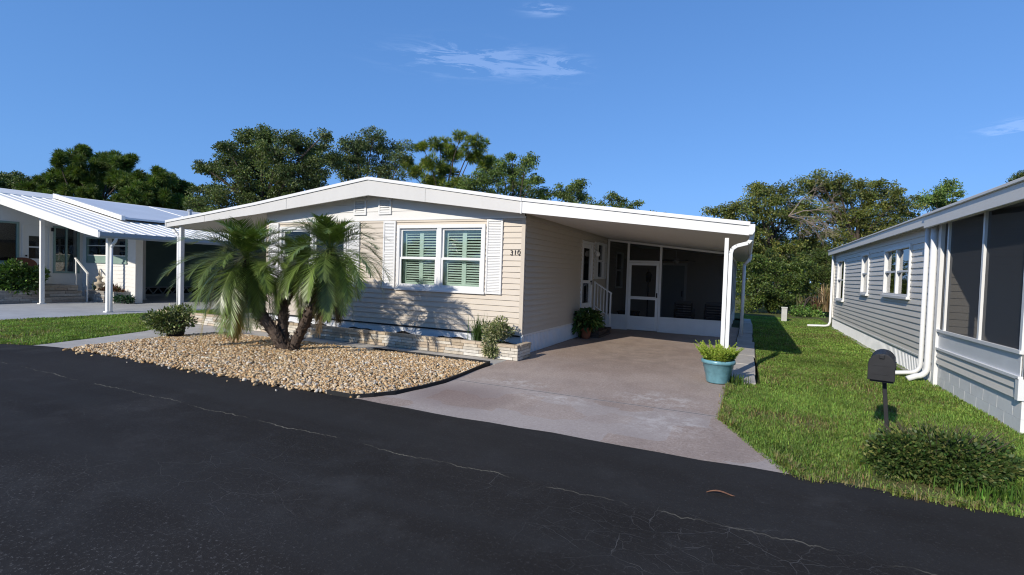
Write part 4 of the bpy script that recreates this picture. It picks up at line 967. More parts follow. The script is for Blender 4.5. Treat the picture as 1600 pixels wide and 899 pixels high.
def fronds(parent, c, n, L0, name, base, elev=(-25, 80), az=None, dead=False, width=.0125, sag=1.0):
    Vs, Fs, Ts, bs = [], [], [], 0; c = np.array(c)
    for i in range(n):
        f = (i+.5)/n; el = math.radians(elev[1]+(elev[0]-elev[1])*f+random.uniform(-8, 8)); a = i*2.39996+random.uniform(-.3, .3) if az is None else random.uniform(*az)
        L = L0*random.uniform(.8, 1.12)*(1-.38*max(0, math.sin(el))**2); h = np.array([math.cos(a), math.sin(a), 0]); m = 26
        ang = el; p = c+h*.04; pts = [p]; drs = []
        for k in range(m):
            d = h*math.cos(ang)+np.array([0, 0, math.sin(ang)]); drs.append(d); p = p+d*L/m; pts.append(p)
            ang = max(ang-math.radians(3.3*sag)*(.35+1.3*k/m)*(1.15 if el > .7 else 1.0), -1.5)
        pts = np.array(pts[:-1]); drs = np.array(drs); tt = np.arange(m)/m
        side = np.cross(drs, np.array([0, 0, 1.0])); side = unit(side+1e-6); nor = np.cross(side, drs)
        # rachis ribbon
        wv = (.011*(1-tt)+.003)[:, None]; V = np.stack([pts-side*wv, pts+side*wv], 1).reshape(-1, 3); k = np.arange(m-1)[:, None]*2
        bt = np.array(base)*random.uniform(.6, 1.35)
        rc = np.array((.16, .20, .06)) if not dead else np.array((.30, .19, .08))
        Vs.append(V); Fs.append(k+np.array([0, 1, 3, 2])+bs); Ts.append(np.tile(rc, (len(V), 1))); bs += len(V)
        sel = np.where(tt > .14)[0]; reps = 2
        idx = np.repeat(sel, reps); q = pts[idx]+drs[idx]*(np.tile(np.arange(reps), len(sel))/reps*L/m)[:, None]
        for sg in (-1, 1):
            t2 = tt[idx]; ll = (.25*np.sin(np.clip(.16+t2*.84, 0, 1)*math.pi)**.6+.03)*RNG.uniform(.85, 1.15, len(idx))*(L0/1.2)
            dv = unit(side[idx]*sg*(1.0-.35*t2)[:, None]+drs[idx]*(.55+.7*t2)[:, None]+nor[idx]*RNG.uniform(.05, .4, (len(idx), 1)))
            sd = unit(np.cross(dv, nor[idx])); w2 = width
            mid = q+dv*(ll*.5)[:, None]; tip = q+dv*ll[:, None]; mid[:, 2] -= ll*.05*sag; tip[:, 2] -= ll*(.07 if not dead else .55)*sag
            V = np.stack([q-sd*w2*.4, q+sd*w2*.4, mid+sd*w2*.5, mid-sd*w2*.5, tip+sd*.001, tip-sd*.001], 1).reshape(-1, 3)
            k = np.arange(len(idx))[:, None]*6
            Vs.append(V); Fs.append(np.concatenate([k+np.array([0, 1, 2, 3]), k+np.array([3, 2, 4, 5])])+bs)
            tn = bt*(1+RNG.normal(0, .15, (len(idx), 1)))*(1+.35*t2[:, None]*np.array([1.2, .6, .2])); Ts.append(np.repeat(np.clip(tn, .005, .8), 6, 0)); bs += len(V)
    return np_mesh(name, np.concatenate(Vs), np.concatenate(Fs), 'palmleaf', parent, np.concatenate(Ts))
palm_trunk([(-7.70, 6.55, -.03), (-7.95, 6.52, .32), (-8.35, 6.48, .75), (-8.62, 6.46, 1.2), (-8.66, 6.46, 1.68)], .105, .085)
palm_trunk([(-7.78, 6.62, -.03), (-7.98, 6.72, .4), (-8.16, 6.90, .85), (-8.04, 7.05, 1.25), (-7.98, 7.10, 1.47)], .095, .075)
palm_trunk([(-7.58, 6.55, -.03), (-7.38, 6.55, .3), (-7.10, 6.55, .75), (-6.82, 6.55, 1.25), (-6.65, 6.55, 1.86)], .095, .07)
PG = (.115, .185, .042)
fronds(palm, (-8.66, 6.44, 1.74), 74, 1.40, 'crown', PG, (-60, 82), sag=.88)
fronds(palm, (-7.95, 7.05, 1.66), 42, 1.08, 'crown', (.105, .165, .04), (-50, 78), sag=.88)
fronds(palm, (-6.64, 6.55, 1.92), 56, 1.22, 'crown', PG, (-72, 82), sag=.88)
fronds(palm, (-8.72, 6.42, 1.28), 5, 1.20, 'dead_fronds', (.36, .31, .10), (-60, -40), dead=True, az=(2.5, 4.6), sag=.8)
fronds(palm, (-6.70, 6.55, 1.42), 5, .95, 'dead_fronds', (.10, .075, .035), (-80, -60), dead=True, sag=1.2)

# ------------------------------------------------------------------ mailbox
t = thing('mailbox', 'black rounded mailbox on a thin dark square post by the road', 'mailbox', (1.22, 5.99, 0), rz=math.radians(-13))
b = MB(); arch = [(-.105, .66), (.105, .66), (.105, .815)]+[(.105*math.cos(a), .815+.105*math.sin(a)) for a in [math.pi*k/12 for k in range(1, 12)]]+[(-.105, .815)]
b.prism(arch, 'y', 0, .48); b.build('box', 'black', t, bevel=.004)
b = MB(); b.prism([(x*1.04, .66+(z-.66)*1.02-.004) for x, z in arch], 'y', -.018, -.001); dr = b.build('door', 'black', t, bevel=.004)
b = MB(); b.box(-.02, .02, -.035, -.018, .875, .91); b.build('handle', 'black', dr, bevel=.003)
b = MB(); b.box(-.075, .075, -.021, -.0185, .715, .72); b.box(-.075, .075, -.021, -.0185, .80, .805); b.build('door_ridge', 'black', dr)
b = MB(); b.box(.106, .114, .10, .14, .76, .78); b.box(.106, .114, .06, .13, .78, .84); b.build('flag', 'black', t)
b = MB(); b.bar((.085, .2, -.1), (.02, .2, .66), .036, .036); b.build('post', 'black', t, bevel=.003)
b = MB(); b.box(-.09, .10, .02, .40, .635, .66); b.build('bracket', 'black', t)
# dry leaf on the road
b = MB(); N_ = 10
for i in range(N_):
    u, v = i/N_, (i+1)/N_; x0_, x1_ = (u-.5)*.24, (v-.5)*.24; wa, wb = .014*math.sin(math.pi*u)+.002, .014*math.sin(math.pi*v)+.002; za, zb = .006+.016*math.sin(u*5), .006+.016*math.sin(v*5)
    b.add([(x0_, -wa, za+.006), (x1_, -wb, zb+.006), (x1_, 0, zb), (x0_, 0, za), (x1_, wb, zb+.006), (x0_, wa, za+.006)], [(0, 1, 2, 3), (3, 2, 4, 5)])
lf = tag(b.build('dry_leaf', 'dryleaf'), 'curled brown dead leaf lying alone on the black road', 'leaf'); lf.location = (-.10, 4.0, .002); lf.rotation_euler = (0, 0, .25)
t = thing('utility_pedestal', 'short grey utility pedestal on the lawn at the back by the trees', 'utility box', (1.36, 22.9, 0))
b = MB(); b.box(-.10, .10, -.08, .08, -.02, .52); b.build('body', 'utility', t, bevel=.01); b = MB(); b.box(-.115, .115, -.095, .095, .52, .57); b.build('cap', 'utility', t, bevel=.01)

# ------------------------------------------------------------------ right house
rh = thing('grey_mobile_home', 'grey sided mobile home with a screened porch at the right edge', 'house')
RX, RY0, RYC, RY1 = 2.8, 7.42, 10.2, 21.2
ws = [(19.05, 20.4, 1.03, 2.39), (15.5, 16.35, 1.33, 2.42), (11.85, 13.85, 1.36, 2.40)]
lap_wall('side_wall', 'greysiding', rh, (RX, 0, 0), (0, 1, 0), (-1, 0, 0), RYC+.02, RY1, .36, 2.66, course=.112, lap=.018, holes=[(a+.03, c-.03, p+.03, q-.03) for a, c, p, q in ws])
def put_r(b, u0, u1, d0, d1, z0, z1): b.box(RX-d1, RX-d0, u0, u1, z0, z1)
for i, (a, c, p, q) in enumerate(ws):
    b = MB(); ring(b, a, c, p, q, .065, -.05, .045, put_r)
    if i == 2: put_r(b, (a+c)/2-.04, (a+c)/2+.04, -.05, .035, p+.065, q-.065)
    put_r(b, a+.065, c-.065, -.04, .025, (p+q)/2-.022, (p+q)/2+.022)
    fr = b.build('window', 'white_pvc', rh, bevel=.004)
    b = MB(); put_r(b, a-.03, c+.03, -.01, .075, p-.03, p+.02); b.build('sill', 'white_pvc', fr)
    b = MB(); put_r(b, a+.07, c-.07, -.025, -.02, p+.07, q-.07); b.build('pane', 'glass', fr)
    b = MB(); put_r(b, a-.02, c+.02, -.45, -.4, p-.1, q+.1); b.build('window_backing', 'dark', fr)  # near-black sheet makes the panes look onto an unlit room
b = MB(); b.box(RX+.004, RX+.04, RYC, RY1, -.05, .345); y = RYC+.25
while y < RY1: b.box(RX-.012, RX+.004, y, y+.05, -.03, .345); y += .10
b.build('skirting', 'skirt', rh)
b = MB(); b.box(RX-.03, RX+.02, RYC+.02, RY1+.02, .345, .372); b.box(RX-.05, RX+.05, RY1-.06, RY1+.03, .372, 2.66); b.build('trim', 'white', rh)
b = MB(); b.box(RX-.10, RX+.004, RYC+.02, RY1, -.06, .012); b.build('footing', 'concrete', rh)
# roof, fascia and gutter
b = MB(); b.prism([(RX-.16, 2.735), (RX-.16, 2.775), (RX+3.4, 3.25), (RX+7.0, 2.77), (RX+7.0, 2.70), (RX+3.4, 3.17)], 'y', 6.3, RY1+.35); b.build('roof', 'roofw', rh)
b = MB(); b.box(RX-.19, RX-.155, 10.45, RY1+.37, 2.60, 2.765); b.box(RX-.215, RX-.16, 10.45, RY1+.38, 2.755, 2.785); b.build('fascia', 'greysiding', rh, bevel=.006)
b = MB(); b.box(RX-.205, RX-.155, 6.28, 10.45, 2.555, 2.745); b.box(RX-.235, RX-.16, 6.28, 10.45, 2.745, 2.785); b.build('porch_fascia', 'greysiding', rh, bevel=.006)
b = MB(); b.box(RX-.155, RX+.05, 6.3, RY1+.33, 2.665, 2.69); b.build('soffit', 'white', rh)
b = MB(); b.prism([(RX+.05, 2.66), (RX+3.4, 3.06), (RX+3.4, 3.14), (RX+.05, 2.72)], 'y', RY1-.04, RY1); b.box(RX+.05, RX+6.8, RY1-.04, RY1, 0, 2.66); b.box(RX+6.76, RX+6.8, RYC, RY1-.04, 0, 2.8); b.build('rear_wall', 'greysiding', rh)
lap_wall('porch_back_wall', 'greysiding', rh, (0, RYC, 0), (1, 0, 0), (0, -1, 0), RX+.02, RX+6.8, .3, 3.2, top=lambda u: 2.66+min(u-RX, RX+6.8-u)*.13)
def bent_pipe(y, xe, r, bx, name='downspout'):
    b = MB(); x = RX-.075; pts = [(x, y, 2.66), (x, y, .26)]
    for k in range(1, 6):
        a = k/5*math.pi/2; pts.append((x-.14*(1-math.cos(a)), y-.0*k, .26-.16*math.sin(a)))
    pts.append((xe, y-.03, .045)); b.tube(pts, r, 12); return b.build(name, 'white_pvc', rh, True)
bent_pipe(10.72, 2.12, .035, 0); bent_pipe(10.36, RX-.34, .047, 0)
b = MB(); b.tube([(RX-.09, RY1-.12, 2.655), (RX-.09, RY1-.12, .2), (RX-.14, RY1-.14, .08), (RX-.25, RY1-.16, .05), (2.0, RY1-.25, .035)], .04, 10); b.build('downspout', 'white_pvc', rh, True)
# screened porch
b = MB(); u = RY0
row = 0
for z0_, z1_ in ((-.08, .147), (.149, .36)):
    u = RY0-(.2 if row else 0); row += 1
    while u < RYC:
        a, c = max(u, RY0), min(u+.395, RYC)
        if c-a > .02: b.box(RX+.0, RX+.15, a+.001, c-.001, z0_, z1_)
        u += .4
b.box(RX+.003, RX+.14, RY0+.01, RYC, -.1, .365); b.box(RX+.15, RX+6.8, RY0, RY0+.15, -.08, .365)
b.build('block_base', 'block', rh)
lap_wall('porch_siding', 'greysiding', rh, (RX-.01, 0, 0), (0, 1, 0), (-1, 0, 0), RY0+.05, RYC-.06, .37, .59, course=.11, lap=.022)
lap_wall('porch_front_siding', 'greysiding', rh, (0, RY0, 0), (1, 0, 0), (0, -1, 0), RX+.05, RX+6.8, .37, .59, course=.11, lap=.022)
b = MB()
put_r(b, RYC-.06, RYC+.05, -.04, .05, -.05, 2.66); put_r(b, RY0-.02, RY0+.055, -.05, .045, .36, .60)
put_r(b, RY0, RYC-.06, -.03, .045, .59, .625); put_r(b, RY0, RYC-.06, -.03, .045, .875, .915); put_r(b, RY0, RYC-.06, -.03, .02, 2.60, 2.66)
for y in (RYC-.30, 8.60, RY0+.03): put_r(b, y-.028, y+.028, -.03, .03, .915, 2.60)
for x in (RX+.03, RX+1.9, RX+3.8, RX+6.7): b.box(x-.03, x+.03, RY0-.03, RY0+.03, .59, 2.7)
b.box(RX, RX+6.8, RY0-.025, RY0+.02, .59, .625); b.box(RX, RX+6.8, RY0-.025, RY0+.02, .875, .915)
pf = b.build('porch_frame', 'white', rh)
b = MB(); put_r(b, RY0+.05, RYC-.06, 0, .012, .625, .875); b.box(RX, RX+6.8, RY0-.01, RY0+.005, .625, .875); b.build('kick_panel', 'kick', pf)
for ya, yb in ((RY0+.05, 8.58), (8.62, RYC-.32), (RYC-.28, RYC-.06)):
    b = MB(); b.add([(RX, ya, .915), (RX, yb, .915), (RX, yb, 2.60), (RX, ya, 2.60)], [(0, 1, 2, 3)]); b.build('screen', 'screen_side', pf)
b = MB(); b.add([(RX, RY0, .915), (RX+6.8, RY0, .915), (RX+6.8, RY0, 2.66), (RX, RY0, 2.66)], [(0, 1, 2, 3)]); b.build('screen', 'screen_side', pf)
b = MB(); b.box(RX+.16, RX+6.8, RY0+.15, RYC, .30, .36); b.build('porch_floor', 'nbconcrete', rh)
t = thing('porch_chair', 'dark folding chair inside the right screened porch', 'chair', (4.15, 8.75, .36), rz=.6)
b = MB(); b.box(-.24, .24, -.22, .24, .42, .46); b.build('seat', 'wicker', t); b = MB(); b.bar((0, -.24, .46), (0, -.34, .98), .46, .03, up=(0, 1, 0)); b.build('backrest', 'wicker', t)
for sx in (-.22, .22):
    for sy in (-.2, .2): b = MB(); b.bar((sx, sy, 0), (sx, -sy*.6, .44), .025); b.build('leg', 'utility', t)
for sx in (-.26, .26): b = MB(); b.box(sx-.025, sx+.025, -.25, .22, .62, .65); b.build('armrest', 'utility', t)

# ------------------------------------------------------------------ left neighbour house
nb = thing('white_mobile_home', 'white mobile home with a ribbed metal carport roof at the left edge', 'house')
NX = -24.4
GX, GZ, SL = -17.3, 2.40, .202
pz = lambda x: GZ+(GX-x)*SL
b = MB(); y = 8.1
prof = []                                              # pan roof with ribs, extruded down the slope
while y < 23:
    prof += [(y, 0), (y+.02, .024), (y+.06, .024), (y+.08, 0)]; y += .305
vs = []
for x in (GX, -24.6): vs += [(x, yy, pz(x)+zz) for yy, zz in prof]
n = len(prof); b.add(vs, [(i, i+1, n+i+1, n+i) for i in range(n-1)]); b.add([(GX, 8.1, GZ-.03), (-24.6, 8.1, pz(-24.6)-.03), (-24.6, 23, pz(-24.6)-.03), (GX, 23, GZ-.03)], [(0, 1, 2, 3)])
b.build('carport_roof', 'nbwhite', nb)
b = MB(); b.prism([(GX, GZ+.06), (-26.2, pz(-26.2)+.06), (-26.2, pz(-26.2)-.28), (-18.2, pz(-18.2)-.20), (GX, GZ-.16)], 'y', 8.06, 8.10); b.build('fascia', 'nbwhite', nb)
b = MB(); b.prism([(GX+.002, GZ+.01), (GX+.11, GZ+.01), (GX+.11, GZ-.10), (GX+.07, GZ-.16), (GX+.002, GZ-.16)], 'y', 8.06, 23); b.build('gutter', 'nbfascia', nb)
b = MB()                                               # blue-white insulated over-roof further back
b.prism([(-20.0, pz(-20)+.10), (-24.6, pz(-24.6)+.10), (-24.6, pz(-24.6)+.17), (-20.0, pz(-20)+.17)], 'y', 10.1, 23)
ov = b.build('over_roof', 'nbpanel', nb)
b = MB(); b.prism([(-19.97, pz(-20)+.06), (-24.7, pz(-24.7)+.06), (-24.7, pz(-24.7)+.22), (-19.97, pz(-20)+.22)], 'y', 10.0, 10.12); b.build('rake_cap', 'nbwhite', ov)
for yy in (13.4, 16.7, 20): b = MB(); b.prism([(-20, pz(-20)+.171), (-24.6, pz(-24.6)+.171), (-24.6, pz(-24.6)+.19), (-20, pz(-20)+.19)], 'y', yy, yy+.05); b.build('seam_cap', 'nbwhite', ov)
b = MB(); b.lathe([(.07, 0), (.07, .25), (.11, .26), (.11, .31), (0, .34)], (-22.6, 14.0, pz(-22.6)+.15), 12); b.build('roof_vent', 'nbfascia', nb)
b = MB(); b.prism([(-24.6, pz(-24.6)-.03), (-24.6, pz(-24.6)+.03), (-26.2, pz(-26.2)+.03), (-31, 3.0), (-31, 2.9), (-26.2, pz(-26.2)-.06)], 'y', 3.6, 23); b.build('roof', 'nbwhite', nb)
# walls: a porch side facing the carport, then the front wall of the house facing the road
hl = [(7.3, 8.86, 1.40, 2.85), (8.97, 9.80, .62, 2.80), (9.92, 10.70, 1.04, 2.80)]
WY = 10.85; wh = (-24.0, -21.27, 1.50, 2.42)
lap_wall('side_wall', 'nbwhite', nb, (NX, 0, 0), (0, 1, 0), (1, 0, 0), 3.6, WY, .0, 3.7, course=.15, lap=.012, holes=hl)
lap_wall('front_wall', 'nbwhite', nb, (0, WY, 0), (1, 0, 0), (0, -1, 0), NX, -20.72, .0, 3.8, course=.15, lap=.014, holes=[wh], top=lambda u: pz(u)-.04)
b = MB(); b.box(-20.74, -20.66, WY-.03, WY+.22, 0, pz(-20.7)-.05); b.build('corner_trim', 'nbwhite', nb)
b = MB(); b.prism([(NX-.1, 0), (-20.74, 0), (-20.74, pz(-20.74)-.06), (NX-.1, pz(NX)-.06)], 'y', WY+.16, WY+.2); b.build('wall_back', 'dark', nb)
b = MB(); b.box(-30, NX-.1, WY+.06, WY+.10, 0, 3.4); b.box(-30, -25.6, 3.6, 3.64, 0, 2.7); b.box(-30, -29.96, 3.64, 23, 0, 2.6); b.build('end_wall', 'nbwhite', nb)
b = MB(); b.box(-25.6, -25.5, 3.6, WY, 0, 3.4); b.build('partition', 'dark', nb)
def put_n(b, u0, u1, d0, d1, z0, z1): b.box(NX+d0, NX+d1, u0, u1, z0, z1)
def put_w(b, u0, u1, d0, d1, z0, z1): b.box(u0, u1, WY-d1, WY-d0, z0, z1)
for (a, c, p, q), kind in ((hl[0], 'window'), (hl[2], 'sliding_window')):
    b = MB(); ring(b, a-.03, c+.03, p-.03, q+.03, .07, -.05, .04, put_n); fr = b.build(kind, 'greentrim', nb)
    b = MB(); put_n(b, (a+c)/2-.025, (a+c)/2+.025, -.04, .03, p+.04, q-.04); b.build('sash', 'greentrim', fr)
    b = MB(); put_n(b, a, c, -.02, -.014, p, q); b.build('pane', 'glass', fr)
    b = MB(); put_n(b, a-.03, c+.03, -.5, -.46, p-.1, q+.1); b.build('window_backing', 'dark', fr)  # sheet in near-black stands in for the shade indoors
a, c, p, q = wh
b = MB(); ring(b, a-.05, c+.05, p-.05, q+.05, .07, -.05, .05, put_w); fr = b.build('window', 'greentrim', nb)
b = MB(); put_w(b, (a+c)/2-.03, (a+c)/2+.03, -.04, .034, p+.02, q-.02)
for zz in (p+.24, q-.30): put_w(b, a+.02, (a+c)/2-.03, -.04, .028, zz, zz+.035); put_w(b, (a+c)/2+.03, c-.02, -.04, .028, zz, zz+.035)
b.build('sash', 'nbwhite', fr)
b = MB(); put_w(b, a+.02, c-.02, -.03, .02, p+.02, p+.24); b.build('apron_panel', 'greentrim', fr)
b = MB(); put_w(b, a, c, -.02, -.014, p+.24, q); b.build('pane', 'glass', fr)
b = MB(); put_w(b, a-.03, c+.03, -.14, -.11, p-.1, q+.1); b.build('window_backing', 'bluedoor', fr)
a, c, p, q = hl[1]
b = MB(); ring(b, a, c, p, q, .05, -.05, .03, put_n)
put_n(b, a+.05, c-.05, -.03, .0, p+.05, 1.55); put_n(b, a+.05, c-.05, -.03, .0, 2.40, q-.05); put_n(b, a+.05, 9.17, -.03, .0, 1.55, 2.40); put_n(b, 9.57, c-.05, -.03, .0, 1.55, 2.40); put_n(b, 9.17, 9.57, -.028, -.002, 1.96, 2.01)
dn = b.build('door', 'nbwhite', nb)
b = MB(); put_n(b, 9.16, 9.58, -.02, -.014, 1.54, 2.41); b.build('pane', 'glass', dn); b = MB(); put_n(b, 9.05, 9.7, -.3, -.26, 1.4, 2.5); b.build('window_backing', 'dark', dn)  # door pane backed by a near-black sheet in place of indoor shade
b = MB(); b.box(NX+.0, NX+.05, 9.07, 9.11, 1.62, 1.68); b.build('handle', 'black', dn)
b = MB(); put_n(b, 9.83, 9.89, .0, .09, 2.62, 2.76); b.build('porch_light', 'black', nb)
# carport posts
for x, y in ((-22.0, 8.62), (-17.6, 8.48), (-22.64, 12.16)):
    b = MB(); b.box(x-.055, x+.055, y-.055, y+.055, -.02, pz(x)-.03); po = b.build('carport_post', 'nbwhite', nb, bevel=.005)
    b = MB(); b.box(x-.09, x+.09, y-.09, y+.09, -.004, .03); b.build('base_plate', 'nbwhite', po)
b = MB(); b.box(-17.66, -17.54, 8.42, 8.425, 0, .3); 
downspout([(GX+.05, 8.5, GZ-.14), (GX+.03, 8.5, 2.18), (-17.42, 8.5, 2.06), (-17.49, 8.5, 1.98), (-17.50, 8.5, .03)], .08, .06, parent=nb)
# green screened bay with lattice block below
b = MB(); b.box(-24.65, -24.6, 12.3, 23, .42, 3.5); y = 12.3
for k in range(13): b.box(-24.6, -24.588, 12.3, 23, .45+k*.16, .452+k*.16)
b.build('green_panel', 'greenscreen', nb)
b = MB(); y = 12.35
while y < 22.5:
    b.bar((-24.58, y, .10), (-24.58, y+.21, .38), .06, .035); b.bar((-24.58, y+.21, .38), (-24.58, y+.42, .10), .06, .035); y += .42
b.box(-24.62, -24.55, 12.3, 23, .38, .43); b.box(-24.62, -24.55, 12.3, 23, -.01, .10); b.build('lattice_blocks', 'lattice', nb)
b = MB(); b.box(-24.68, -24.66, 12.3, 23, 0, .5); b.build('lattice_backing', 'dark', nb)
# neighbour planters, steps
GREY = [(.36, .33, .29), (.40, .37, .33), (.44, .41, .37), (.34, .30, .26), (.48, .46, .42)]
t = thing('stone_planter', 'grey stone planter wall under the round leafy shrub at the left house', 'planter', group='stone planters at the left house')
b = MB(); brick_wall(b, -22.75, -22.62, 5.0, 8.78, 0, 6, .075, .42, 'y', rg, GREY); b.build('stone_wall', 'brick', t)
b = MB(); b.box(-22.74, -22.65, 5.0, 8.77, -.02, .43); b.box(NX, -22.75, 8.7, 8.77, 0, .43); b.build('mortar', 'lattice', t); b = MB(); b.box(NX+.02, -22.75, 5.0, 8.7, .0, .38); b.build('soil', 'soil', t)
t = thing('stone_planter', 'grey stone planter wall with red plants and an ornament, right of the neighbour steps', 'planter', group='stone planters at the left house')
b = MB(); brick_wall(b, -22.95, -21.0, 10.30, 10.42, 0, 6, .07, .42, 'x', rg, GREY); b.build('stone_wall', 'brick', t)
b = MB(); b.box(-22.94, -21.02, 10.33, 10.41, -.02, .40); b.box(-21.12, -21.02, 10.42, WY-.02, 0, .40); b.box(-22.94, -22.84, 10.42, WY-.02, 0, .40); b.build('mortar', 'lattice', t); b = MB(); b.box(-22.84, -21.12, 10.42, WY-.02, .0, .36); b.build('soil', 'soil', t)
t = thing('stone_steps', 'grey stone entrance steps at the white house on the left', 'steps')
for k in range(3):
    b = MB(); brick_wall(b, NX+.02, -22.42-.3*k, 8.86, 10.10, k*.20, 2, .095, .5, 'y', rg, GREY); b.build('step', 'brick', t)
    b = MB(); b.box(NX+.03, -22.44-.3*k, 8.87, 10.09, k*.2-.01 if k else 0, k*.2+.185); b.build('mortar', 'lattice', t)
t = thing('stair_rail', 'white stair rail beside the grey stone steps', 'handrail')
b = MB(); b.box(-22.40, -22.36, 10.08, 10.12, 0, 1.05); b.build('post', 'nbwhite', t); b = MB(); b.box(-23.2, -23.16, 10.08, 10.12, .6, 1.62); b.build('post', 'nbwhite', t); b = MB(); b.bar((-23.25, 10.10, 1.62), (-22.33, 10.10, 1.04), .05); b.build('top_rail', 'nbwhite', t)
t = thing('porch_railing', 'short white porch railing at the left border of the picture', 'railing')
for zz in (.55, 1.25): b = MB(); b.bar((-23.6, 6.4, zz), (-23.6, 8.35, zz), .045); b.build('rail', 'nbwhite', t)
for k in range(11): b = MB(); b.box(-23.61, -23.59, 6.45+k*.18, 6.47+k*.18, .55, 1.25); b.build('baluster', 'nbwhite', t)
b = MB(); b.box(-23.63, -23.57, 8.36, 8.42, .38, 1.40); b.build('post', 'nbwhite', t)
t = thing('round_shrub', 'round leafy green shrub in the stone planter at the left house', 'shrub')
bush_part(t, (-22.75, 8.3, .92), (.55, .70, .55), 3600, .11, (.06, .12, .025), (.16, .26, .05), .2, .6, lumps=22, sub=.42); stems(t, (-22.95, 8.3, .8), (.3, .4, .4), 7, .36, rad=.012)
t = thing('bench', 'brown bench with an arched back behind the round shrub', 'bench', (-23.9, 8.80, 0))
b = MB(); arc = [(-.42, .95)]+[(.42*-math.cos(math.pi*k/12), 1.32+.26*math.sin(math.pi*k/12)) for k in range(13)]+[(.42, .95)]
b.prism(arc, 'x', -.03, .02); b.build('backrest', 'brown', t); b = MB(); b.box(-.02, .28, -.42, .42, .80, .85); b.build('seat', 'brown', t)
for sx, sy in ((0, -.38), (0, .38), (.25, -.38), (.25, .38)): b = MB(); b.box(sx-.02, sx+.03, sy-.03, sy+.03, .38, .80); b.build('leg', 'brown', t)
t = thing('garden_ornament', 'cream tiered stone garden ornament in the right stone planter of the left house', 'ornament', (-22.62, 10.60, .36))
b = MB(); b.lathe([(0, 0), (.13, 0), (.13, .08), (.08, .12), (.09, .2), (.17, .28), (.17, .34), (.07, .38), (.06, .46), (.12, .52), (.12, .56), (.04, .60), (.03, .75), (0, .86)], n=14); b.build('body', 'statue', t, True)
t = thing('red_leaf_plant', 'low red-brown leafy plants in the stone planter right of the ornament', 'plant')
for xx in (-22.3, -21.95, -21.6, -21.3): bush_part(t, (xx, 10.6, .42), (.2, .13, .13), 120, .12, (.13, .06, .04), (.06, .08, .02), .3, .35, lumps=8, sub=.5, up=.8)
grass_clump(t, (-21.7, 10.6, .36), 26, .5, (.10, .06, .05), .2, .03, lean=.7); grass_clump(t, (-22.75, 10.6, .36), 22, .5, (.05, .07, .04), .2, .03, lean=.8)
t = thing('low_plant', 'small dark green ground plant at the end of the stone planter', 'plant')
bush_part(t, (-20.75, 10.45, .14), (.24, .30, .18), 420, .09, (.03, .085, .04), None, 0, .5, lumps=9, sub=.5)

# ------------------------------------------------------------------ trees
def tree(name, label, cat, blobs, dist, leaf=.16, dens=34, base=(.05, .075, .022), alt=(.11, .14, .04), altp=.15, aspect=.55, trunks=((0, 0),), jit=1.6, clump=.42, tr=.2, pine=False, group=None, bare=.0, up=.3, forky=.42):
    t = thing(name, label, cat, group=group); rs = random.Random(hash((len(blobs), dist, blobs[0][0])) & 0xffff)
    C = []; R = []
    for px, py, pr in blobs:
        dd = dist+rs.uniform(-jit, jit); C.append(far_point(px, py, dd)); R.append(pr/F*dd)
    C = np.array(C); R = np.array(R); ctr = C.mean(0)
    # limbs
    b = MB(); zt = max(1.0, (C[:, 2].max())*forky)
    feet = [np.array([ctr[0]+dx, ctr[1]+dy, -.1]) for dx, dy in trunks]
    forks = []
    for f_ in feet:
        fk = f_*.55+np.array([ctr[0], ctr[1], 0])*.45; fk[2] = zt*rs.uniform(.85, 1.1)
        m_ = (f_+fk)/2+np.array([rs.uniform(-.3, .3), rs.uniform(-.3, .3), 0])
        b.tube([f_, m_, fk], [tr*1.25, tr, tr*.85], 9); forks.append(fk)
    Vs, Ts = [], []
    for c, r in zip(C, R):
        fk = min(forks, key=lambda q: np.linalg.norm(q-c)); d = c-fk; mid = fk+d*.5+np.array([rs.uniform(-.15, .15), rs.uniform(-.15, .15), .18])*np.linalg.norm(d)*.5
        q1 = fk*.25+mid*.75
        b.tube([fk, q1, mid*.5+c*.5, c], [tr*.42, tr*.3, tr*.2, tr*.1], 6)
        cl = clump*rs.uniform(.85, 1.2); K = max(4, int(3.2*(r/cl)**2)+3)
        u = unit(RNG.normal(size=(K, 3))); rad = RNG.random((K, 1))**.45
        S = np.array([1, 1, .82 if not pine else .55])
        CC = c+u*rad*r*S
        for q in CC[:max(3, K//3)]:
            b.tube([c+(q-c)*.0, c+(q-c)*.55+np.array([0, 0, -.06*r]), q], [tr*.13, tr*.08, tr*.04], 4, caps=False)
        n = int(K*dens*(2.1 if pine else 4.4)*(cl/.42)**2*(1-bare)); k = RNG.integers(0, K, n); csz = RNG.uniform(.55, 1.25, K)
        dd = unit(RNG.normal(size=(n, 3))); rr = RNG.random((n, 1))**.5
        ctint = RNG.uniform(.7, 1.35, (K, 1))
        if pine:
            P = CC[k]+dd*rr*.35*(cl*csz[k])[:, None]; N = unit(dd+np.array([0, 0, .35])); sz = leaf*RNG.uniform(.7, 1.2, n)
        else:
            P = CC[k]+dd*rr*(cl*csz[k])[:, None]*np.array([1.1, 1.1, .62]); N = unit(dd*.6+RNG.normal(size=(n, 3))*.7+np.array([0, 0, up-.3])); sz = leaf*.70*RNG.uniform(.4, 1.45, n)
        V, Fc, T = leaf_cards(P, N, sz, aspect, tints(n, np.array(base)*np.array([2.15, 2.0, 1.6]), .22, np.array(alt)*np.array([1.9, 1.75, 1.4]), altp)*ctint[k], .1)
        Vs.append(V); Ts.append(T)
    tk = b.build('trunk', 'bark', t)
    V = np.concatenate(Vs); T = np.clip(np.concatenate(Ts), .004, .5)
    np_mesh('crown', V, np.arange(len(V)).reshape(-1, 4), 'leaf', t, T)
    return t
OAK = dict(base=(.045, .066, .024), alt=(.085, .11, .034))
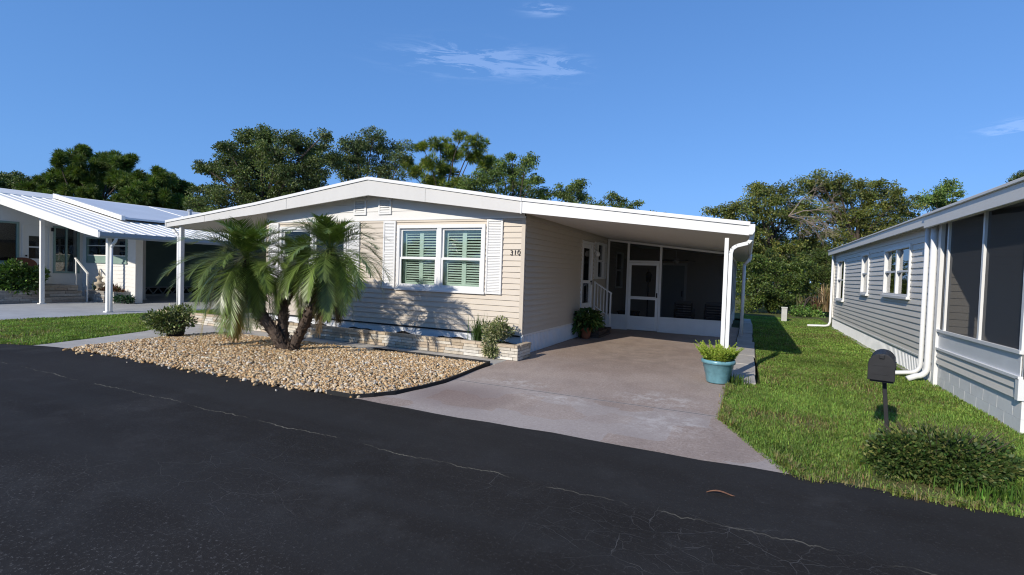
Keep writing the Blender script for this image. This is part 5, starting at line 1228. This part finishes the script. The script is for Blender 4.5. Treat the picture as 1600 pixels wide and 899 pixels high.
PIN = dict(base=(.045, .078, .018), alt=(.10, .13, .03), pine=True, aspect=.10, leaf=.42, altp=.2)
tree('pine_tree', 'tall flat-topped dark pine behind the white house on the left', 'tree',
     [(150, 246, 26), (128, 262, 26), (172, 258, 30), (195, 250, 18), (103, 246, 14), (92, 252, 12), (120, 282, 34), (160, 288, 34), (85, 286, 26), (195, 280, 26), (62, 292, 24), (140, 305, 40), (90, 312, 36)], 46, dens=60, clump=.8, tr=.3, trunks=((0, 0), (1.5, .5)), jit=2.2, **PIN)
tree('pine_tree', 'rounded dark pine beside the flat-topped pine, left of the oak', 'tree',
     [(238, 280, 26), (262, 284, 26), (215, 290, 24), (282, 300, 22), (230, 308, 34), (265, 314, 34), (292, 318, 16), (200, 318, 28), (300, 330, 18), (180, 330, 26)], 42, dens=60, clump=.75, tr=.25, jit=2.0, **PIN)
tree('bushy_tree', 'low dark tree crown at the left border beyond the white house', 'tree',
     [(20, 285, 20), (45, 288, 18), (5, 292, 22), (30, 304, 26), (-25, 290, 30), (70, 306, 22)], 52, leaf=.22, dens=30, clump=.7, tr=.2, **OAK)
tree('oak_tree', 'large dense dark oak rising behind the left slope of the beige home', 'tree',
     [(405, 228, 32), (380, 245, 32), (435, 240, 30), (355, 262, 26), (465, 238, 26), (490, 232, 22), (412, 210, 20), (355, 232, 14), (335, 268, 20), (410, 268, 40), (455, 268, 36), (370, 292, 36), (330, 300, 24), (500, 262, 26), (480, 290, 34), (425, 300, 40), (515, 250, 16), (345, 325, 30), (310, 320, 18), (400, 330, 34), (460, 318, 36), (318, 262, 10), (505, 212, 10), (450, 212, 12)], 30, leaf=.17, dens=36, clump=.46, tr=.28, trunks=((0, 0), (-1.2, .6)), **OAK)
tree('airy_tree', 'airy fine-leaved tree between the dark oak and the tufted pine', 'tree',
     [(545, 240, 26), (575, 228, 26), (600, 235, 22), (585, 212, 16), (560, 258, 26), (600, 262, 24), (630, 248, 18), (632, 230, 12), (540, 270, 24), (575, 282, 28), (615, 285, 24), (550, 222, 14), (520, 262, 18)], 36, leaf=.17, dens=26, clump=.55, tr=.16, jit=1.5, base=(.055, .078, .034), alt=(.09, .12, .05), trunks=((-.4, 0), (.5, .4)))
tree('pine_tree', 'pine with separate tufts of needles behind the roof peak', 'tree',
     [(688, 226, 20), (706, 240, 20), (740, 228, 20), (735, 246, 18), (660, 230, 12), (672, 256, 20), (690, 268, 22), (760, 250, 14), (720, 215, 8), (645, 270, 20), (662, 285, 24), (708, 290, 24), (640, 255, 12), (765, 262, 18)], 34, dens=62, clump=.52, tr=.16, jit=1.2, base=(.062, .10, .016), alt=(.15, .16, .03), pine=True, aspect=.10, leaf=.32, altp=.25)
tree('bright_tree', 'mid green leafy tree right of the tufted pine behind the roof', 'tree',
     [(782, 262, 18), (800, 268, 18), (820, 258, 12), (832, 246, 9), (775, 284, 22), (805, 288, 24), (745, 278, 20), (735, 296, 22), (832, 284, 14), (845, 300, 12), (765, 302, 24), (820, 305, 22), (850, 310, 10), (800, 245, 9)], 30, leaf=.16, dens=32, clump=.42, tr=.14, jit=1.3, base=(.058, .092, .026), alt=(.11, .15, .04))
tree('bright_tree', 'small bushy crown behind the fascia joint of the beige roof', 'tree',
     [(885, 300, 18), (902, 296, 16), (870, 306, 14), (912, 312, 14), (890, 318, 20), (925, 322, 10), (905, 285, 8)], 30, leaf=.15, dens=30, clump=.36, tr=.10, jit=.8, base=(.055, .082, .028), alt=(.11, .14, .04))
tree('bright_tree', 'lowest tree crown peeking over the middle of the carport roof', 'tree',
     [(958, 312, 14), (972, 316, 12), (945, 322, 12), (985, 325, 10), (965, 328, 14), (995, 318, 5)], 30, leaf=.15, dens=30, clump=.3, tr=.08, jit=.6, base=(.06, .09, .026), alt=(.12, .15, .04))
tree('bright_tree', 'thin twig tips showing above the right part of the carport roof', 'tree',
     [(1018, 334, 6), (1036, 338, 5), (1075, 345, 4), (1028, 345, 8)], 30, leaf=.13, dens=24, clump=.2, tr=.06, jit=.3, base=(.06, .09, .026), alt=(.12, .15, .04))
MIX = dict(base=(.06, .078, .022), alt=(.14, .15, .045), altp=.22)
tree('large_tree', 'tall olive green tree filling the gap right of the carport', 'tree',
     [(1180, 312, 26), (1160, 326, 22), (1200, 330, 28), (1165, 350, 30), (1130, 335, 14), (1115, 330, 8), (1205, 365, 34), (1175, 385, 32), (1220, 300, 20), (1240, 318, 22), (1245, 345, 26), (1225, 390, 34), (1195, 300, 16), (1185, 295, 10), (1160, 395, 26), (1230, 425, 26), (1190, 410, 28), (1150, 365, 22)], 29, leaf=.16, dens=32, clump=.40, tr=.20, jit=1.6, trunks=((0, 0), (1.2, .3)), **MIX)
tree('large_tree', 'wide dark tree with a leaning trunk behind the grey house roof', 'tree',
     [(1265, 292, 24), (1290, 300, 26), (1320, 300, 26), (1350, 305, 26), (1380, 305, 24), (1405, 312, 20), (1420, 330, 18), (1345, 335, 30), (1300, 330, 22), (1380, 335, 26), (1400, 350, 18), (1310, 378, 26), (1350, 365, 30), (1290, 395, 22), (1270, 365, 24), (1390, 365, 20), (1275, 280, 12), (1365, 288, 12), (1310, 285, 12), (1270, 330, 22), (1255, 385, 22), (1285, 420, 24), (1330, 345, 24)], 31, leaf=.16, dens=32, clump=.44, tr=.22, jit=1.6, trunks=((-.6, -.3), (1.0, .5)), **MIX)
tree('bright_tree', 'light green tree poking above the grey house near its porch', 'tree',
     [(1460, 305, 16), (1478, 300, 16), (1492, 300, 9), (1482, 290, 8), (1448, 315, 14), (1470, 322, 18), (1440, 312, 8), (1490, 318, 10)], 33, leaf=.17, dens=28, clump=.38, tr=.10, jit=.8, base=(.07, .115, .035), alt=(.12, .17, .05))
tree('bushy_tree', 'dark tree tip above the grey house at the right border', 'tree',
     [(1598, 275, 12), (1612, 285, 22), (1590, 284, 8), (1625, 300, 26)], 40, leaf=.16, dens=30, clump=.42, tr=.1, jit=.8, **OAK)
def hedge(name, label, pts, dist, r, leaf, dens, **k):
    return tree(name, label, 'bush', [(px, py, pr) for px, py, pr in pts], dist, leaf=leaf, dens=dens, clump=.32, tr=.05, jit=.9, forky=.25, **k)
hedge('dense_bush', 'dense dark bush at the back between the carport and the lawn', [(1165, 420, 26), (1190, 410, 26), (1215, 425, 28), (1160, 450, 26), (1185, 450, 28), (1210, 462, 26), (1240, 440, 28), (1235, 470, 22), (1165, 475, 18), (1255, 415, 24), (1195, 475, 16), (1265, 455, 22)], 25, 1, .13, 38, base=(.040, .066, .018), alt=(.10, .13, .03), altp=.15)
hedge('low_bush', 'low bright green bush at the lawn end beside the grey house corner', [(1268, 480, 12), (1285, 482, 12), (1255, 486, 8), (1275, 492, 9), (1240, 488, 7)], 23.6, 1, .14, 30, base=(.06, .12, .03), alt=(.12, .19, .05), altp=.2)
hedge('dense_bush', 'shaded bush mass behind the corner of the grey house', [(1285, 425, 22), (1300, 440, 26), (1320, 420, 26), (1310, 460, 24), (1290, 400, 18)], 26, 1, .13, 36, base=(.035, .055, .016), alt=(.08, .10, .03), altp=.12)
# wooded strip far beyond the back lawns
rs_ = np.random.default_rng(4); nL = 60000; ang = rs_.uniform(-1.5, 1.35, nL); rad = rs_.uniform(52, 62, nL)
hh = (3.6+2.2*np.sin(ang*9)+1.3*np.sin(ang*23+1)+.8*np.sin(ang*61))*rs_.random(nL)**.55
P = np.c_[np.sin(ang)*rad-2, np.cos(ang)*rad, hh]
V, Fc, T = leaf_cards(P, unit(rs_.normal(size=(nL, 3))+np.array([0, -.3, .3])), rs_.uniform(.35, .8, nL), .6, tints(nL, (.05, .075, .025), .3), 0)
o = np_mesh('woodland', V, Fc, 'leaf', None, T); o['kind'] = 'stuff'; tag(o, 'distant belt of dark woodland far behind the houses', 'woodland')
# strappy tan and red cordylines
t = thing('strappy_plant', 'tan strap-leaved plant against the far corner of the grey house', 'plant')
p_ = far_point(1290, 455, 23.4); 
for dz, n_ in ((0, 90), (.35, 60)): grass_clump(t, (p_[0], p_[1], .25+dz), n_, 1.0, (.34, .25, .13), .35, .05, lean=.95, var=.3, mat='leaf')
t = thing('strappy_plant', 'red-brown strap-leaved plant left of the tan one by the lawn end', 'plant')
p_ = far_point(1272, 470, 23.8); grass_clump(t, (p_[0], p_[1], .1), 70, .95, (.20, .10, .07), .3, .05, lean=.9, var=.3, mat='leaf'); grass_clump(t, (p_[0]-.5, p_[1], .2), 40, .9, (.17, .15, .06), .3, .04, lean=.9, var=.3, mat='leaf')
# dead brown branch hanging in the crown
t = thing('dead_branch', 'bare grey-brown dead branch with fine twigs hanging in the trees right of the carport', 'branch')
b = MB(); r_ = random.Random(8); q0 = Vector(far_point(1232, 338, 26.5))
def twig(p, d, L, rad, lv):
    q = p+d*L*.5+Vector((0, 0, r_.uniform(-.05, .08)))*L; e = q+(d+Vector((r_.uniform(-.3, .3), r_.uniform(-.3, .3), r_.uniform(-.4, .2)))).normalized()*L*.5
    b.tube([p, q, e], [rad, rad*.75, rad*.5], 4, caps=False)
    if lv:
        for _ in range(4 if lv > 1 else 5): twig(q.lerp(e, r_.random()), (d+Vector((r_.uniform(-.8, .8), r_.uniform(-.8, .8), r_.uniform(-.9, .5)))).normalized(), L*r_.uniform(.5, .75), rad*.5, lv-1)
for dv in ((1, 0, -.1), (.8, -.3, .25), (.9, .2, -.45), (.4, -.2, .5), (1, -.2, -.25)):
    twig(q0, Vector((crt*dv[0]+np.array([0, dv[1], dv[2]])).tolist()).normalized(), r_.uniform(1.0, 1.5), .03, 3)
b.build('twigs', 'deadwood', t)
